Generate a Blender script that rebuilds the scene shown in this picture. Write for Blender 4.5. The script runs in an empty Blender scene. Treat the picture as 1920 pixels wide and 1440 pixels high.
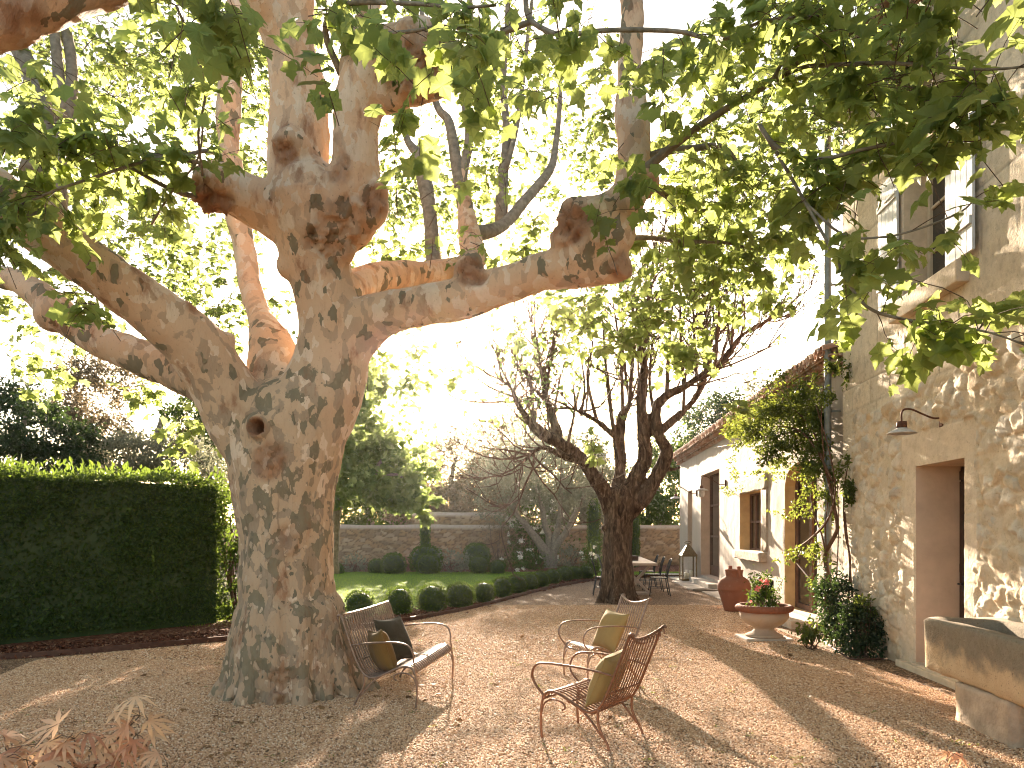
import bpy, bmesh, math, random
import numpy as np
from mathutils import Vector, Matrix

random.seed(11)
R = np.random.default_rng(11)
scene = bpy.context.scene
COL = scene.collection

# ------------------------------------------------------------------ camera, sky, sun, exposure
HORIZON, FOC, EYE = 992.0, 1400.0, 1.65          # of the 1920 x 1440 photograph
cam_d = bpy.data.cameras.new("camera")
cam = bpy.data.objects.new("camera", cam_d)
COL.objects.link(cam)
cam.location = (0, 0, EYE)
cam.rotation_euler = (math.radians(90), 0, 0)
cam_d.sensor_width = 36.0
cam_d.lens = FOC / 1920 * 36
cam_d.shift_y = (HORIZON - 720) / 1920
cam_d.clip_start, cam_d.clip_end = 0.05, 3000
scene.camera = cam

SUN_EL, SUN_AZ = math.radians(15.2), math.radians(-4.2)
world = bpy.data.worlds.new("World")
scene.world = world
world.use_nodes = True
wt = world.node_tree
sky = wt.nodes.new("ShaderNodeTexSky")
sky.sky_type = 'NISHITA'
sky.sun_disc = False
sky.sun_elevation = SUN_EL
sky.sun_rotation = SUN_AZ
sky.air_density, sky.dust_density, sky.ozone_density = 0.8, 1.2, 0.2
warm = wt.nodes.new("ShaderNodeMix"); warm.data_type = 'RGBA'; warm.blend_type = 'MULTIPLY'
warm.inputs[0].default_value = 1.0
warm.inputs[7].default_value = (1.0, 0.905, 0.745, 1)          # white balance of the photograph
wt.links.new(sky.outputs[0], warm.inputs[6])
wt.links.new(warm.outputs[2], wt.nodes["Background"].inputs[0])
wt.nodes["Background"].inputs[1].default_value = 0.078

sun_d = bpy.data.lights.new("sun", 'SUN')
sun_d.energy = 5.0
sun_d.angle = math.radians(0.5)
sun_d.color = (1.0, 0.83, 0.64)
sun = bpy.data.objects.new("sun", sun_d)
COL.objects.link(sun)
SUN_DIR = Vector((math.sin(SUN_AZ) * math.cos(SUN_EL), math.cos(SUN_AZ) * math.cos(SUN_EL), math.sin(SUN_EL)))
sun.rotation_euler = (-SUN_DIR).to_track_quat('-Z', 'Y').to_euler()
sun.location = (-2, 60, 20)

vs = scene.view_settings
vs.view_transform, vs.look, vs.exposure, vs.gamma, vs.use_curve_mapping = 'Standard', 'None', 2.95, 1.0, False
cy = scene.cycles
cy.max_bounces, cy.diffuse_bounces, cy.glossy_bounces, cy.transmission_bounces = 7, 4, 2, 5
cy.caustics_reflective = cy.caustics_refractive = False
cy.sample_clamp_indirect = 6.0
cy.use_denoising = True
cy.filter_width = 1.1

# ------------------------------------------------------------------ small helpers
def at(px, py, y):
    """world point seen at photograph pixel (px, py) at distance y"""
    return np.array(((px - 960) / FOC * y, y, EYE - (py - HORIZON) / FOC * y))

def gnd(px, py, z=0.0):
    y = FOC * (EYE - z) / (py - HORIZON)
    return np.array(((px - 960) / FOC * y, y, z))

def nrm(v):
    v = np.asarray(v, float)
    return v / (np.linalg.norm(v, axis=-1, keepdims=True) + 1e-12)

def _hash(ix, iy, iz, seed):
    h = (ix * 374761393 + iy * 668265263 + iz * 1442695041 + seed * 974634777) & 0xFFFFFFFF
    h = ((h ^ (h >> 13)) * 1274126177) & 0xFFFFFFFF
    h = ((h ^ (h >> 16)) * 2246822519) & 0xFFFFFFFF
    return ((h ^ (h >> 15)) & 0xFFFF) / 65535.0

def vnoise(p, seed=0):
    p = np.asarray(p, float)
    f = np.floor(p)
    i = f.astype(np.int64)
    t = p - f
    t = t * t * (3 - 2 * t)
    out = 0
    for dx in (0, 1):
        for dy in (0, 1):
            for dz in (0, 1):
                w = (t[:, 0] if dx else 1 - t[:, 0]) * (t[:, 1] if dy else 1 - t[:, 1]) * (t[:, 2] if dz else 1 - t[:, 2])
                out = out + w * _hash(i[:, 0] + dx, i[:, 1] + dy, i[:, 2] + dz, seed)
    return out * 2 - 1

def fbm(p, octv=4, seed=0):
    a, s, o = 0.5, 1.0, 0
    for k in range(octv):
        o = o + a * vnoise(np.asarray(p) * s, seed + k)
        a *= 0.5
        s *= 2.03
    return o

def smooth(a, b, x):
    t = np.clip((x - a) / (b - a), 0, 1)
    return t * t * (3 - 2 * t)

def wloc(o):
    v = Vector((0, 0, 0))
    while o is not None:
        v += o.location
        o = o.parent
    return np.array(v)

class MB:
    """collects shapes, then links them as ONE mesh object"""
    def __init__(s):
        s.v, s.f, s.t, s.n = [], [], [], 0
    def add(s, v, faces, tint=None):
        v = np.asarray(v, float).reshape(-1, 3)
        if isinstance(faces, np.ndarray):
            s.f.append(faces + s.n)
        else:
            by = {}
            for f in faces:
                by.setdefault(len(f), []).append(f)
            for k in by:
                s.f.append(np.array(by[k], np.int64) + s.n)
        if tint is None:
            tint = np.ones((len(v), 3))
        tint = np.asarray(tint, float)
        if tint.ndim == 1 and len(tint) == 3 and len(v) != 3:
            tint = np.tile(tint, (len(v), 1))
        elif tint.ndim == 1:
            tint = np.repeat(tint[:, None], 3, 1)
        s.t.append(tint)
        s.v.append(v)
        s.n += len(v)
        return s
    def quad(s, a, b, c, d, tint=None):
        return s.add([a, b, c, d], [[0, 1, 2, 3]], tint)
    def box(s, lo, hi, tint=None, xf=None):
        (x0, y0, z0), (x1, y1, z1) = lo, hi
        v = [(x0, y0, z0), (x1, y0, z0), (x1, y1, z0), (x0, y1, z0), (x0, y0, z1), (x1, y0, z1), (x1, y1, z1), (x0, y1, z1)]
        if xf is not None:
            v = [xf(*p) for p in v]
        return s.add(v, [[3, 2, 1, 0], [4, 5, 6, 7], [0, 1, 5, 4], [1, 2, 6, 5], [2, 3, 7, 6], [3, 0, 4, 7]], tint)
    def bevbox(s, lo, hi, b=0.01, xf=None, tint=None):
        bm = bmesh.new()
        bmesh.ops.create_cube(bm, size=1)
        lo, hi = np.array(lo, float), np.array(hi, float)
        for v in bm.verts:
            v.co = Vector((lo + hi) / 2 + np.array(v.co) * (hi - lo))
        bmesh.ops.bevel(bm, geom=bm.edges[:], offset=b, segments=2, profile=0.6, affect='EDGES')
        v = np.array([p.co[:] for p in bm.verts])
        bm.verts.index_update()
        f = [[p.index for p in q.verts] for q in bm.faces]
        bm.free()
        if xf is not None:
            v = np.array([xf(*p) for p in v])
        return s.add(v, f, tint)
    def tube(s, pts, rad, sides=8, cap=True, tint=None, flat=None):
        pts = np.asarray(pts, float)
        n = len(pts)
        rad = np.full(n, rad, float) if np.isscalar(rad) else np.asarray(rad, float)
        tg = np.gradient(pts, axis=0)
        tg = nrm(tg)
        up = np.array((0, 0, 1.0)) if abs(tg[0, 2]) < 0.9 else np.array((1.0, 0, 0))
        a = nrm(np.cross(tg[0], up))
        A = np.zeros((n, 3))
        for i in range(n):
            a = nrm(a - tg[i] * np.dot(a, tg[i]))
            A[i] = a
        B = np.cross(tg, A)
        ang = np.arange(sides) / sides * 2 * math.pi
        ca, sa = np.cos(ang), np.sin(ang)
        fa = 1.0 if flat is None else flat
        v = pts[:, None, :] + rad[:, None, None] * (A[:, None, :] * ca[None, :, None] + fa * B[:, None, :] * sa[None, :, None])
        idx = np.arange(n * sides).reshape(n, sides)
        nx = np.roll(idx, -1, 1)
        f = np.stack([idx[:-1], nx[:-1], nx[1:], idx[1:]], -1).reshape(-1, 4)
        s.add(v.reshape(-1, 3), f, tint)
        if cap:
            base = s.n - n * sides
            s.f.append(np.array([list(idx[0][::-1] + base)]))
            s.f.append(np.array([list(idx[-1] + base)]))
        return s
    def lathe(s, prof, seg=32, cen=(0, 0, 0), tint=None, rad_fn=None):
        prof = np.asarray(prof, float)
        n = len(prof)
        ang = np.arange(seg) / seg * 2 * math.pi
        v = np.zeros((n, seg, 3))
        rr = prof[:, 0][:, None] * np.ones(seg)[None]
        if rad_fn is not None:
            rr = rad_fn(rr, prof[:, 1][:, None], ang[None])
        v[..., 0] = rr * np.cos(ang)
        v[..., 1] = rr * np.sin(ang)
        v[..., 2] = prof[:, 1][:, None]
        v += np.array(cen)
        idx = np.arange(n * seg).reshape(n, seg)
        nx = np.roll(idx, -1, 1)
        f = np.stack([idx[:-1], nx[:-1], nx[1:], idx[1:]], -1).reshape(-1, 4)
        return s.add(v.reshape(-1, 3), f, tint)
    def build(s, name, m, parent=None, smooth_=False, local=False):
        me = bpy.data.meshes.new(name)
        v = np.concatenate(s.v)
        if parent is not None and not local:
            v = v - wloc(parent)
        me.vertices.add(len(v))
        me.vertices.foreach_set('co', v.astype(np.float32).ravel())
        tot = np.concatenate([np.full(len(f), f.shape[1]) for f in s.f])
        loops = np.concatenate([f.ravel() for f in s.f]).astype(np.int32)
        me.loops.add(len(loops))
        me.loops.foreach_set('vertex_index', loops)
        me.polygons.add(len(tot))
        me.polygons.foreach_set('loop_start', np.concatenate([[0], np.cumsum(tot)[:-1]]).astype(np.int32))
        me.polygons.foreach_set('use_smooth', np.full(len(tot), bool(smooth_)))
        at_ = me.attributes.new('tint', 'FLOAT_COLOR', 'POINT')
        t = np.concatenate(s.t)
        at_.data.foreach_set('color', np.concatenate([t, np.ones((len(t), 1))], 1).astype(np.float32).ravel())
        me.update(calc_edges=True)
        me.validate()
        o = bpy.data.objects.new(name, me)
        COL.objects.link(o)
        if m is not None:
            me.materials.append(m)
        if parent is not None:
            o.parent = parent
        return o

def thing(name, label, cat, loc=(0, 0, 0), rz=0.0, group=None):
    o = bpy.data.objects.new(name, None)
    COL.objects.link(o)
    o.empty_display_size = 0.2
    o.location = tuple(float(x) for x in loc)
    o.rotation_euler = (0, 0, rz)
    return tag(o, label, cat, group)

def tag(o, label=None, cat=None, group=None, kind=None):
    if label: o['label'] = label
    if cat: o['category'] = cat
    if group: o['group'] = group
    if kind: o['kind'] = kind
    return o

def copy_tree(o, parent=None):
    c = o.copy()
    COL.objects.link(c)
    if parent is not None:
        c.parent = parent
    for ch in list(o.children):
        copy_tree(ch, c)
    return c

def dens(pts, n):
    """Catmull-Rom through control rows (any number of columns)"""
    p = np.asarray(pts, float)
    q = np.vstack([2 * p[0] - p[1], p, 2 * p[-1] - p[-2]])
    out = []
    for i in range(len(p) - 1):
        a, b, c, d = q[i], q[i + 1], q[i + 2], q[i + 3]
        for k in range(n):
            t = k / n
            out.append(0.5 * (2 * b + (c - a) * t + (2 * a - 5 * b + 4 * c - d) * t * t + (3 * b - a - 3 * c + d) * t ** 3))
    out.append(p[-1])
    return np.array(out)

# ------------------------------------------------------------------ materials
class NT:
    def __init__(s, name):
        s.m = bpy.data.materials.new(name)
        s.m.use_nodes = True
        s.t = s.m.node_tree
        s.t.nodes.clear()
        s.out = s.t.nodes.new('ShaderNodeOutputMaterial')
    def n(s, typ, **kw):
        nd = s.t.nodes.new('ShaderNode' + typ)
        ins = kw.pop('i', {})
        for k, v in kw.items():
            setattr(nd, k, v)
        for k, v in ins.items():
            s.set(nd.inputs[k], v)
        return nd
    def set(s, sock, v):
        if isinstance(v, bpy.types.NodeSocket):
            s.t.links.new(v, sock)
        elif isinstance(v, bpy.types.Node):
            s.t.links.new(v.outputs[0], sock)
        elif isinstance(v, tuple) and len(v) == 3 and sock.type == 'RGBA':
            sock.default_value = (*v, 1)
        else:
            sock.default_value = v
    def coord(s, which='Object', scale=(1, 1, 1)):
        tc = s.n('TexCoord')
        mp = s.n('Mapping', i={'Vector': tc.outputs[which], 'Scale': scale})
        return mp.outputs[0]
    def noise(s, vec, scale, detail=4, rough=.55, dist=0):
        return s.n('TexNoise', i={'Vector': vec, 'Scale': scale, 'Detail': detail, 'Roughness': rough, 'Distortion': dist}).outputs['Fac']
    def vor(s, vec, scale, out='Distance', feature='F1', rand=1.0):
        nd = s.n('TexVoronoi', feature=feature, i={'Vector': vec, 'Scale': scale, 'Randomness': rand})
        return nd.outputs[out]
    def ramp(s, fac, stops, interp='LINEAR'):
        r = s.n('ValToRGB', i={'Fac': fac})
        r.color_ramp.interpolation = interp
        e = r.color_ramp.elements
        while len(e) < len(stops):
            e.new(0.5)
        for el, (p, c) in zip(e, stops):
            el.position = p
            el.color = (*c, 1) if len(c) == 3 else c
        return r.outputs[0]
    def step(s, fac, a, b):
        return s.n('MapRange', interpolation_type='SMOOTHSTEP', i={'Value': fac, 'From Min': a, 'From Max': b}).outputs[0]
    def mix(s, fac, a, b, mode='MIX'):
        nd = s.n('Mix', data_type='RGBA', blend_type=mode)
        for k, v in ((0, fac), (6, a), (7, b)):
            s.set(nd.inputs[k], v)
        return nd.outputs[2]
    def math(s, op, a, b=0.0):
        nd = s.n('Math', operation=op)
        s.set(nd.inputs[0], a); s.set(nd.inputs[1], b)
        return nd.outputs[0]
    def attr(s, name='tint'):
        return s.n('Attribute', attribute_name=name).outputs['Color']
    def bump(s, h, strength=.5, dist=.02, normal=None):
        i = {'Height': h, 'Strength': strength, 'Distance': dist}
        if normal is not None: i['Normal'] = normal
        return s.n('Bump', i=i).outputs[0]
    def finish(s, col, rough=.8, nor=None, metal=0.0, spec=.3, **kw):
        b = s.n('BsdfPrincipled', i={'Base Color': col, 'Roughness': rough, 'Metallic': metal, 'Specular IOR Level': spec})
        if nor is not None: s.set(b.inputs['Normal'], nor)
        for k, v in kw.items(): s.set(b.inputs[k.replace('_', ' ')], v)
        s.set(s.out.inputs[0], b.outputs[0])
        return s.m

M = {}
def simple(name, col, rough=.7, var=.15, scale=12, bump=.2, metal=0.0, spec=.3, bdist=.01):
    t = NT(name)
    c = t.coord()
    f = t.noise(c, scale, 5)
    dk = tuple(x * (1 - var) for x in col); lt = tuple(min(1, x * (1 + var)) for x in col)
    M[name] = t.finish(t.ramp(f, [(.3, dk), (.7, lt)]), rough, t.bump(t.noise(c, scale * 4, 5), bump, bdist), metal, spec)
    return M[name]

def leaf_mat(name, dark, light, trans, tfac=.45, rough=.5, spec=.35):
    """tint.r picks the hue of a leaf, tint.g its lightness"""
    t = NT(name)
    a = t.n('SeparateColor', i={0: t.attr()})
    col = t.mix(a.outputs[0], dark, light)
    hv = t.n('HueSaturation', i={'Color': col, 'Value': t.math('MULTIPLY_ADD', a.outputs[1], .6)})
    hv.inputs['Value'].links[0].from_node.inputs[2].default_value = .7
    b = t.n('BsdfPrincipled', i={'Base Color': hv.outputs[0], 'Roughness': rough, 'Specular IOR Level': spec})
    tr = t.n('BsdfTranslucent', i={'Color': t.mix(a.outputs[0], trans, tuple(min(1, x * 1.35) for x in trans))})
    mx = t.n('MixShader', i={0: tfac, 1: b.outputs[0], 2: tr.outputs[0]})
    t.set(t.out.inputs[0], mx.outputs[0])
    M[name] = t.m
    return t.m

leaf_mat('plane_leaf', (.050, .095, .026), (.115, .155, .038), (.33, .385, .105), .56)
leaf_mat('fresh_leaf', (.030, .075, .018), (.105, .145, .038), (.27, .335, .095), .46)
leaf_mat('grey_leaf', (.12, .13, .08), (.22, .21, .145), (.20, .20, .125), .42)
leaf_mat('russet_leaf', (.10, .085, .05), (.20, .14, .085), (.20, .155, .09), .4)
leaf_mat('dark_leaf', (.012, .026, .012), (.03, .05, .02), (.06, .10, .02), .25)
leaf_mat('hedge_leaf', (.010, .026, .006), (.040, .070, .016), (.17, .24, .03), .35, .45)
leaf_mat('box_leaf', (.018, .042, .008), (.055, .095, .016), (.14, .20, .03), .3, .6, .15)
leaf_mat('rose_leaf', (.022, .045, .012), (.06, .085, .02), (.24, .28, .04), .38)
leaf_mat('maple_leaf', (.56, .25, .16), (.64, .46, .28), (.80, .50, .28), .45)
leaf_mat('grass_blade', (.085, .17, .02), (.15, .24, .03), (.34, .46, .05), .45, .8, .1)
leaf_mat('dry_leaf', (.10, .05, .025), (.26, .15, .07), (.2, .12, .05), .2, .8, .1)
leaf_mat('pink_petal', (.75, .16, .18), (.85, .30, .30), (.8, .3, .3), .3)
leaf_mat('white_petal', (.75, .70, .58), (.85, .82, .74), (.8, .75, .6), .3)

# plane bark: flaking tan, cream and olive patches, rusty scars
t = NT('plane_bark')
c = t.coord('Object', (1, 1, .62))
warp = t.n('TexNoise', i={'Vector': c, 'Scale': 5, 'Detail': 3}).outputs['Color']
cw = t.n('VectorMath', operation='MULTIPLY_ADD', i={0: warp, 1: (.13, .13, .13), 2: c}).outputs[0]
geo = t.n('NewGeometry')
sz = t.n('SeparateXYZ', i={0: geo.outputs['Position']}).outputs['Z']
high = t.step(sz, 2.2, 4.4)
n_big = t.noise(c, 1.6, 4)
warp2 = t.n('TexNoise', i={'Vector': c, 'Scale': 17, 'Detail': 3}).outputs['Color']
cw = t.n('VectorMath', operation='MULTIPLY_ADD', i={0: warp2, 1: (.075, .075, .075), 2: cw}).outputs[0]
lowz = t.step(sz, 3.2, 1.2)
def plates(sc):
    v = t.n('TexVoronoi', i={'Vector': cw, 'Scale': sc})
    return v.outputs['Distance'], t.n('SeparateColor', i={0: v.outputs['Color']}).outputs
d1, r1 = plates(11.5)
d2, r2 = plates(20)
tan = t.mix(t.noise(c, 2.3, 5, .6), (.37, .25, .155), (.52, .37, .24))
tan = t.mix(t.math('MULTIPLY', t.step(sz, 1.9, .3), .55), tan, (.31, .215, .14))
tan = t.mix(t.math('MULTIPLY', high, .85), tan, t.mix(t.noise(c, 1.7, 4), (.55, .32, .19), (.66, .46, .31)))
val = t.math('ADD', r1[0], t.math('MULTIPLY', t.math('SUBTRACT', n_big, .5), 1.5))
val = t.math('ADD', val, t.math('MULTIPLY', high, .20))
olive = t.step(val, .27, .255)
greyb = t.math('MULTIPLY', t.step(val, .49, .475), t.math('MULTIPLY_ADD', high, -.5)); greyb.node.inputs[1].links[0].from_node.inputs[2].default_value = .85
cream = t.math('MULTIPLY', t.step(val, .95, .965), .8)
fine = t.noise(t.coord('Object', (1, 1, .22)), 60, 4)
col = t.mix(greyb, tan, t.mix(fine, (.22, .165, .115), (.32, .235, .16)))
col = t.mix(olive, col, t.mix(t.noise(c, 11, 4), (.14, .115, .07), (.245, .195, .13)))
col = t.mix(cream, col, t.mix(fine, (.56, .42, .30), (.68, .54, .41)))
# small round flakes, thicker on the lower trunk
flake = t.math('MULTIPLY', t.math('MULTIPLY', t.step(d2, .40, .36), t.step(r2[0], .70, .72)), t.math('MULTIPLY_ADD', lowz, .75)); flake.node.inputs[1].links[0].from_node.inputs[2].default_value = .12
col = t.mix(flake, col, t.mix(r2[1], (.60, .44, .30), (.40, .30, .21)))
fl2 = t.math('MULTIPLY', t.math('MULTIPLY', t.step(d2, .38, .34), t.step(r2[2], .80, .82)), lowz)
col = t.mix(fl2, col, (.15, .125, .085))
rust = t.math('MULTIPLY', t.step(t.noise(t.coord('Object', (1.3, 1.3, .5)), 2.6, 7, .68), .54, .68), .70)
col = t.mix(rust, col, (.23, .095, .045))
crk = t.step(t.noise(t.coord('Object', (1, 1, .10)), 26, 5, .6), .60, .68)
col = t.mix(t.math('MULTIPLY', crk, t.math('MULTIPLY', lowz, .55)), col, (.13, .085, .052))
spk = t.step(t.noise(c, 48, 3, .6), .64, .70)
col = t.mix(t.math('MULTIPLY', spk, .5), col, (.17, .11, .065))
scar = t.n('SeparateColor', i={0: t.attr()})
col = t.mix(t.math('MULTIPLY', scar.outputs[0], .85), col, t.mix(t.noise(c, 14, 5, .7), (.10, .035, .018), (.38, .17, .08)))
h = t.math('ADD', t.math('MULTIPLY', olive, .6), t.math('ADD', t.math('MULTIPLY', flake, -.6), t.math('ADD', t.math('MULTIPLY', t.noise(t.coord('Object', (1, 1, .18)), 22, 5, .65), .9), t.math('MULTIPLY', fl2, .5))))
M['plane_bark'] = t.finish(col, .75, t.bump(h, .8, .025), 0, .2)

# furrowed dark bark
t = NT('dark_bark')
c = t.coord('Object', (1, 1, .28))
rid = t.noise(c, 13, 6, .65, 1.0)
col = t.ramp(rid, [(.35, (.018, .011, .007)), (.52, (.082, .051, .033)), (.70, (.22, .148, .098))])
M['dark_bark'] = t.finish(col, .9, t.bump(rid, 1.0, .06), 0, .15)
simple('grey_bark', (.21, .175, .13), .85, .35, 14, .6, spec=.15, bdist=.02)
simple('twig_bark', (.10, .062, .042), .8, .3, 18, .4, spec=.2)
simple('vine_wood', (.12, .062, .038), .8, .35, 20, .6, spec=.2)

# gravel
def gravel_nodes(name, sc, dark=.45):
    t = NT(name)
    c = t.coord('Object')
    v = t.n('TexVoronoi', i={'Vector': c, 'Scale': sc})
    rnd = t.n('SeparateColor', i={0: v.outputs['Color']})
    col = t.ramp(rnd.outputs[0], [(0, (.19, .10, .045)), (.22, (.40, .225, .125)), (.45, (.55, .33, .17)), (.65, (.47, .295, .165)), (.85, (.61, .415, .255)), (1, (.66, .52, .39))])
    big = t.noise(c, .55, 5)
    col = t.mix(t.step(big, .35, .65), t.mix(.30, col, (.23, .14, .08)), col)
    edge = t.step(v.outputs['Distance'], .62, .30)
    col = t.mix(edge, (.11, .066, .038), col)
    hh = t.math('SUBTRACT', 1.0, v.outputs['Distance'])
    hh = t.math('ADD', hh, t.math('MULTIPLY', rnd.outputs[1], .6))
    M[name] = t.finish(col, .85, t.bump(hh, .9, .02), 0, .2)
gravel_nodes('gravel', 52)
t = NT('pebble')
oi = t.n('ObjectInfo')
col = t.ramp(oi.outputs['Random'], [(0, (.19, .10, .045)), (.18, (.40, .225, .125)), (.42, (.57, .34, .175)), (.62, (.49, .305, .17)), (.82, (.65, .445, .27)), (1, (.74, .60, .44))])
M['pebble'] = t.finish(col, .75, None, 0, .3)

# mulch
t = NT('mulch')
c = t.coord('Object', (1, 1, 1))
v = t.n('TexVoronoi', i={'Vector': c, 'Scale': 28})
rnd = t.n('SeparateColor', i={0: v.outputs['Color']})
col = t.ramp(rnd.outputs[0], [(0, (.055, .024, .015)), (.5, (.14, .058, .034)), (.85, (.22, .10, .06)), (1, (.36, .22, .14))])
M['mulch'] = t.finish(col, .95, t.bump(v.outputs['Distance'], 1, .04), 0, .1)

t = NT('lawn')
c = t.coord('Object')
col = t.mix(t.noise(c, 1.2, 4), (.085, .165, .02), (.14, .22, .03))
col = t.mix(t.noise(c, 60, 3), t.mix(.4, col, (.03, .06, .01)), col)
M['lawn'] = t.finish(col, .8, t.bump(t.noise(c, 90, 3), .8, .04), 0, .03)
simple('earth', (.12, .085, .055), .95, .3, 3, .5)

# house walls: tint carries the colour of each stone
t = NT('rubble_stone')
c = t.coord('Object')
col = t.attr()
col = t.mix(t.math('MULTIPLY', t.step(t.noise(c, 9, 6, .65), .42, .72), .38), col, (.36, .27, .17))
col = t.mix(t.math('MULTIPLY', t.step(t.noise(c, 3, 5, .7), .55, .75), .30), col, (.30, .25, .19))
col = t.mix(t.math('MULTIPLY', t.step(t.noise(c, 45, 3, .6), .60, .72), .45), col, (.21, .15, .09))
pit = t.step(t.noise(c, 34, 3, .6), .62, .70)
hb = t.math('SUBTRACT', t.noise(c, 26, 6, .7), t.math('MULTIPLY', pit, .5))
M['rubble_stone'] = t.finish(col, .9, t.bump(hb, .55, .03), 0, .15)

t = NT('lime_render')
c = t.coord('Object')
st = t.coord('Object', (1, 5, .35))
col = t.mix(t.noise(c, 1.1, 5), (.39, .315, .26), (.485, .405, .335))
col = t.mix(t.math('MULTIPLY', t.step(t.noise(st, 1.6, 5, .6), .48, .70), .5), col, (.32, .255, .205))
col = t.mix(t.math('MULTIPLY', t.step(t.noise(c, 5, 6, .7), .58, .72), .45), col, (.36, .265, .175))
M['lime_render'] = t.finish(col, .9, t.bump(t.noise(c, 22, 6, .65), .35, .03), 0, .15)
simple('ochre_reveal', (.52, .36, .19), .9, .14, 5, .3)
simple('pink_reveal', (.54, .40, .30), .9, .12, 4, .35)

simple('grey_stone', (.40, .325, .255), .9, .3, 9, .6, spec=.1, bdist=.03)
simple('dressed_stone', (.55, .45, .33), .88, .16, 7, .45, spec=.15, bdist=.02)
simple('pale_paving', (.45, .38, .31), .85, .16, 5, .3, spec=.2)
t = NT('trough_stone')
c = t.coord('Object')
pz = t.n('SeparateXYZ', i={0: c}).outputs['Z']
n1 = t.noise(c, 5, 6, .65)
lich = t.step(t.math('ADD', t.math('MULTIPLY', n1, .5), pz), .72, .90)
col = t.mix(lich, t.mix(t.noise(c, 9, 5), (.46, .31, .18), (.60, .45, .29)), t.mix(t.noise(c, 20, 5), (.15, .12, .085), (.29, .235, .17)))
col = t.mix(t.math('MULTIPLY', t.step(t.noise(c, 55, 2), .62, .70), .6), col, (.12, .085, .055))
M['trough_stone'] = t.finish(col, .92, t.bump(t.math('ADD', t.noise(c, 60, 4, .7), n1), .7, .02), 0, .15)
t = NT('terracotta')
c = t.coord('Object')
col = t.mix(t.noise(c, 4, 6, .65), (.17, .062, .036), (.27, .108, .064))
col = t.mix(t.math('MULTIPLY', t.step(t.noise(c, 7, 5, .7), .56, .72), .35), col, (.32, .20, .14))
M['terracotta'] = t.finish(col, .85, t.bump(t.noise(c, 30, 5), .3, .01), 0, .2)
t = NT('weathered_urn')
c = t.coord('Object')
pz = t.n('SeparateXYZ', i={0: c}).outputs['Z']
n1 = t.noise(c, 6, 6, .65)
col = t.mix(t.step(t.math('ADD', t.math('MULTIPLY', n1, .3), pz), .44, .62), t.mix(n1, (.30, .215, .15), (.46, .37, .29)), (.34, .155, .095))
col = t.mix(t.math('MULTIPLY', t.step(t.noise(c, 8, 5, .7), .55, .68), .5), col, (.34, .22, .09))
M['weathered_urn'] = t.finish(col, .88, t.bump(n1, .4, .02), 0, .2)
t = NT('roof_tile')
c = t.coord('Object')
v = t.n('TexVoronoi', i={'Vector': c, 'Scale': 6})
rnd = t.n('SeparateColor', i={0: v.outputs['Color']})
col = t.ramp(rnd.outputs[0], [(0, (.36, .19, .13)), (.4, (.50, .32, .23)), (.8, (.58, .43, .33)), (1, (.48, .40, .33))])
col = t.mix(t.math('MULTIPLY', t.step(t.noise(c, 12, 5, .7), .5, .7), .35), col, (.28, .23, .18))
M['roof_tile'] = t.finish(col, .88, t.bump(t.noise(c, 30, 5), .4, .02), 0, .15)
simple('iron_rust', (.20, .095, .055), .45, .35, 30, .3, metal=.55, spec=.5)
simple('bench_iron', (.23, .155, .115), .38, .30, 30, .25, metal=.6, spec=.5)
simple('black_iron', (.02, .022, .026), .45, .3, 20, .2, metal=.3, spec=.5)
simple('old_brass', (.20, .14, .07), .5, .3, 20, .25, metal=.5, spec=.4)
simple('zinc', (.19, .205, .20), .5, .2, 8, .15, metal=.5, spec=.4)
simple('lamp_rust', (.12, .055, .035), .6, .4, 40, .4, metal=.4)
simple('lamp_pale', (.50, .47, .44), .5, .2, 20, .1)
simple('dark_wood', (.045, .026, .018), .6, .3, 10, .3)
simple('brown_frame', (.13, .065, .042), .6, .25, 12, .3)
simple('white_paint', (.58, .58, .56), .6, .07, 14, .3)
simple('cream_paint', (.52, .44, .32), .65, .08, 10, .2)
simple('table_wood', (.42, .33, .27), .6, .15, 14, .3)
simple('dark_void', (.010, .009, .008), .9, .1, 4, .0)  # near-black colour standing in for the darkness inside openings
simple('edging', (.10, .05, .035), .7, .3, 14, .3, metal=.4)
simple('block_stone', (.40, .30, .215), .92, .25, 5, .6, bdist=.04)
simple('wax', (.82, .76, .62), .5, .04, 10, .05)
simple('soil', (.03, .02, .014), .95, .3, 30, .8)

def fabric(name, col):
    t = NT(name)
    c = t.coord('Object')
    wv = t.n('TexNoise', i={'Vector': c, 'Scale': 240, 'Detail': 2}).outputs['Fac']
    f = t.noise(c, 9, 4)
    base = t.mix(f, tuple(x * .8 for x in col), tuple(x * 1.18 for x in col))
    M[name] = t.finish(t.mix(.3, base, t.mix(wv, tuple(x * .55 for x in col), tuple(x * 1.3 for x in col))), .92, t.bump(t.math('ADD', wv, t.noise(c, 16, 4)), .35, .01), 0, .1, Sheen_Weight=.08)
fabric('mustard_linen', (.29, .205, .082))
fabric('ochre_linen', (.15, .085, .026))
fabric('moss_linen', (.048, .039, .024))

t = NT('glass')
t.set(t.out.inputs[0], t.n('BsdfPrincipled', i={'Base Color': (.035, .032, .03), 'Roughness': .06, 'Specular IOR Level': .6}).outputs[0])
M['glass'] = t.m
t = NT('clear_glass')
mx = t.n('MixShader', i={0: .12, 1: t.n('BsdfTransparent').outputs[0], 2: t.n('BsdfGlossy', i={'Roughness': .05}).outputs[0]})
t.set(t.out.inputs[0], mx.outputs[0])
M['clear_glass'] = t.m
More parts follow.
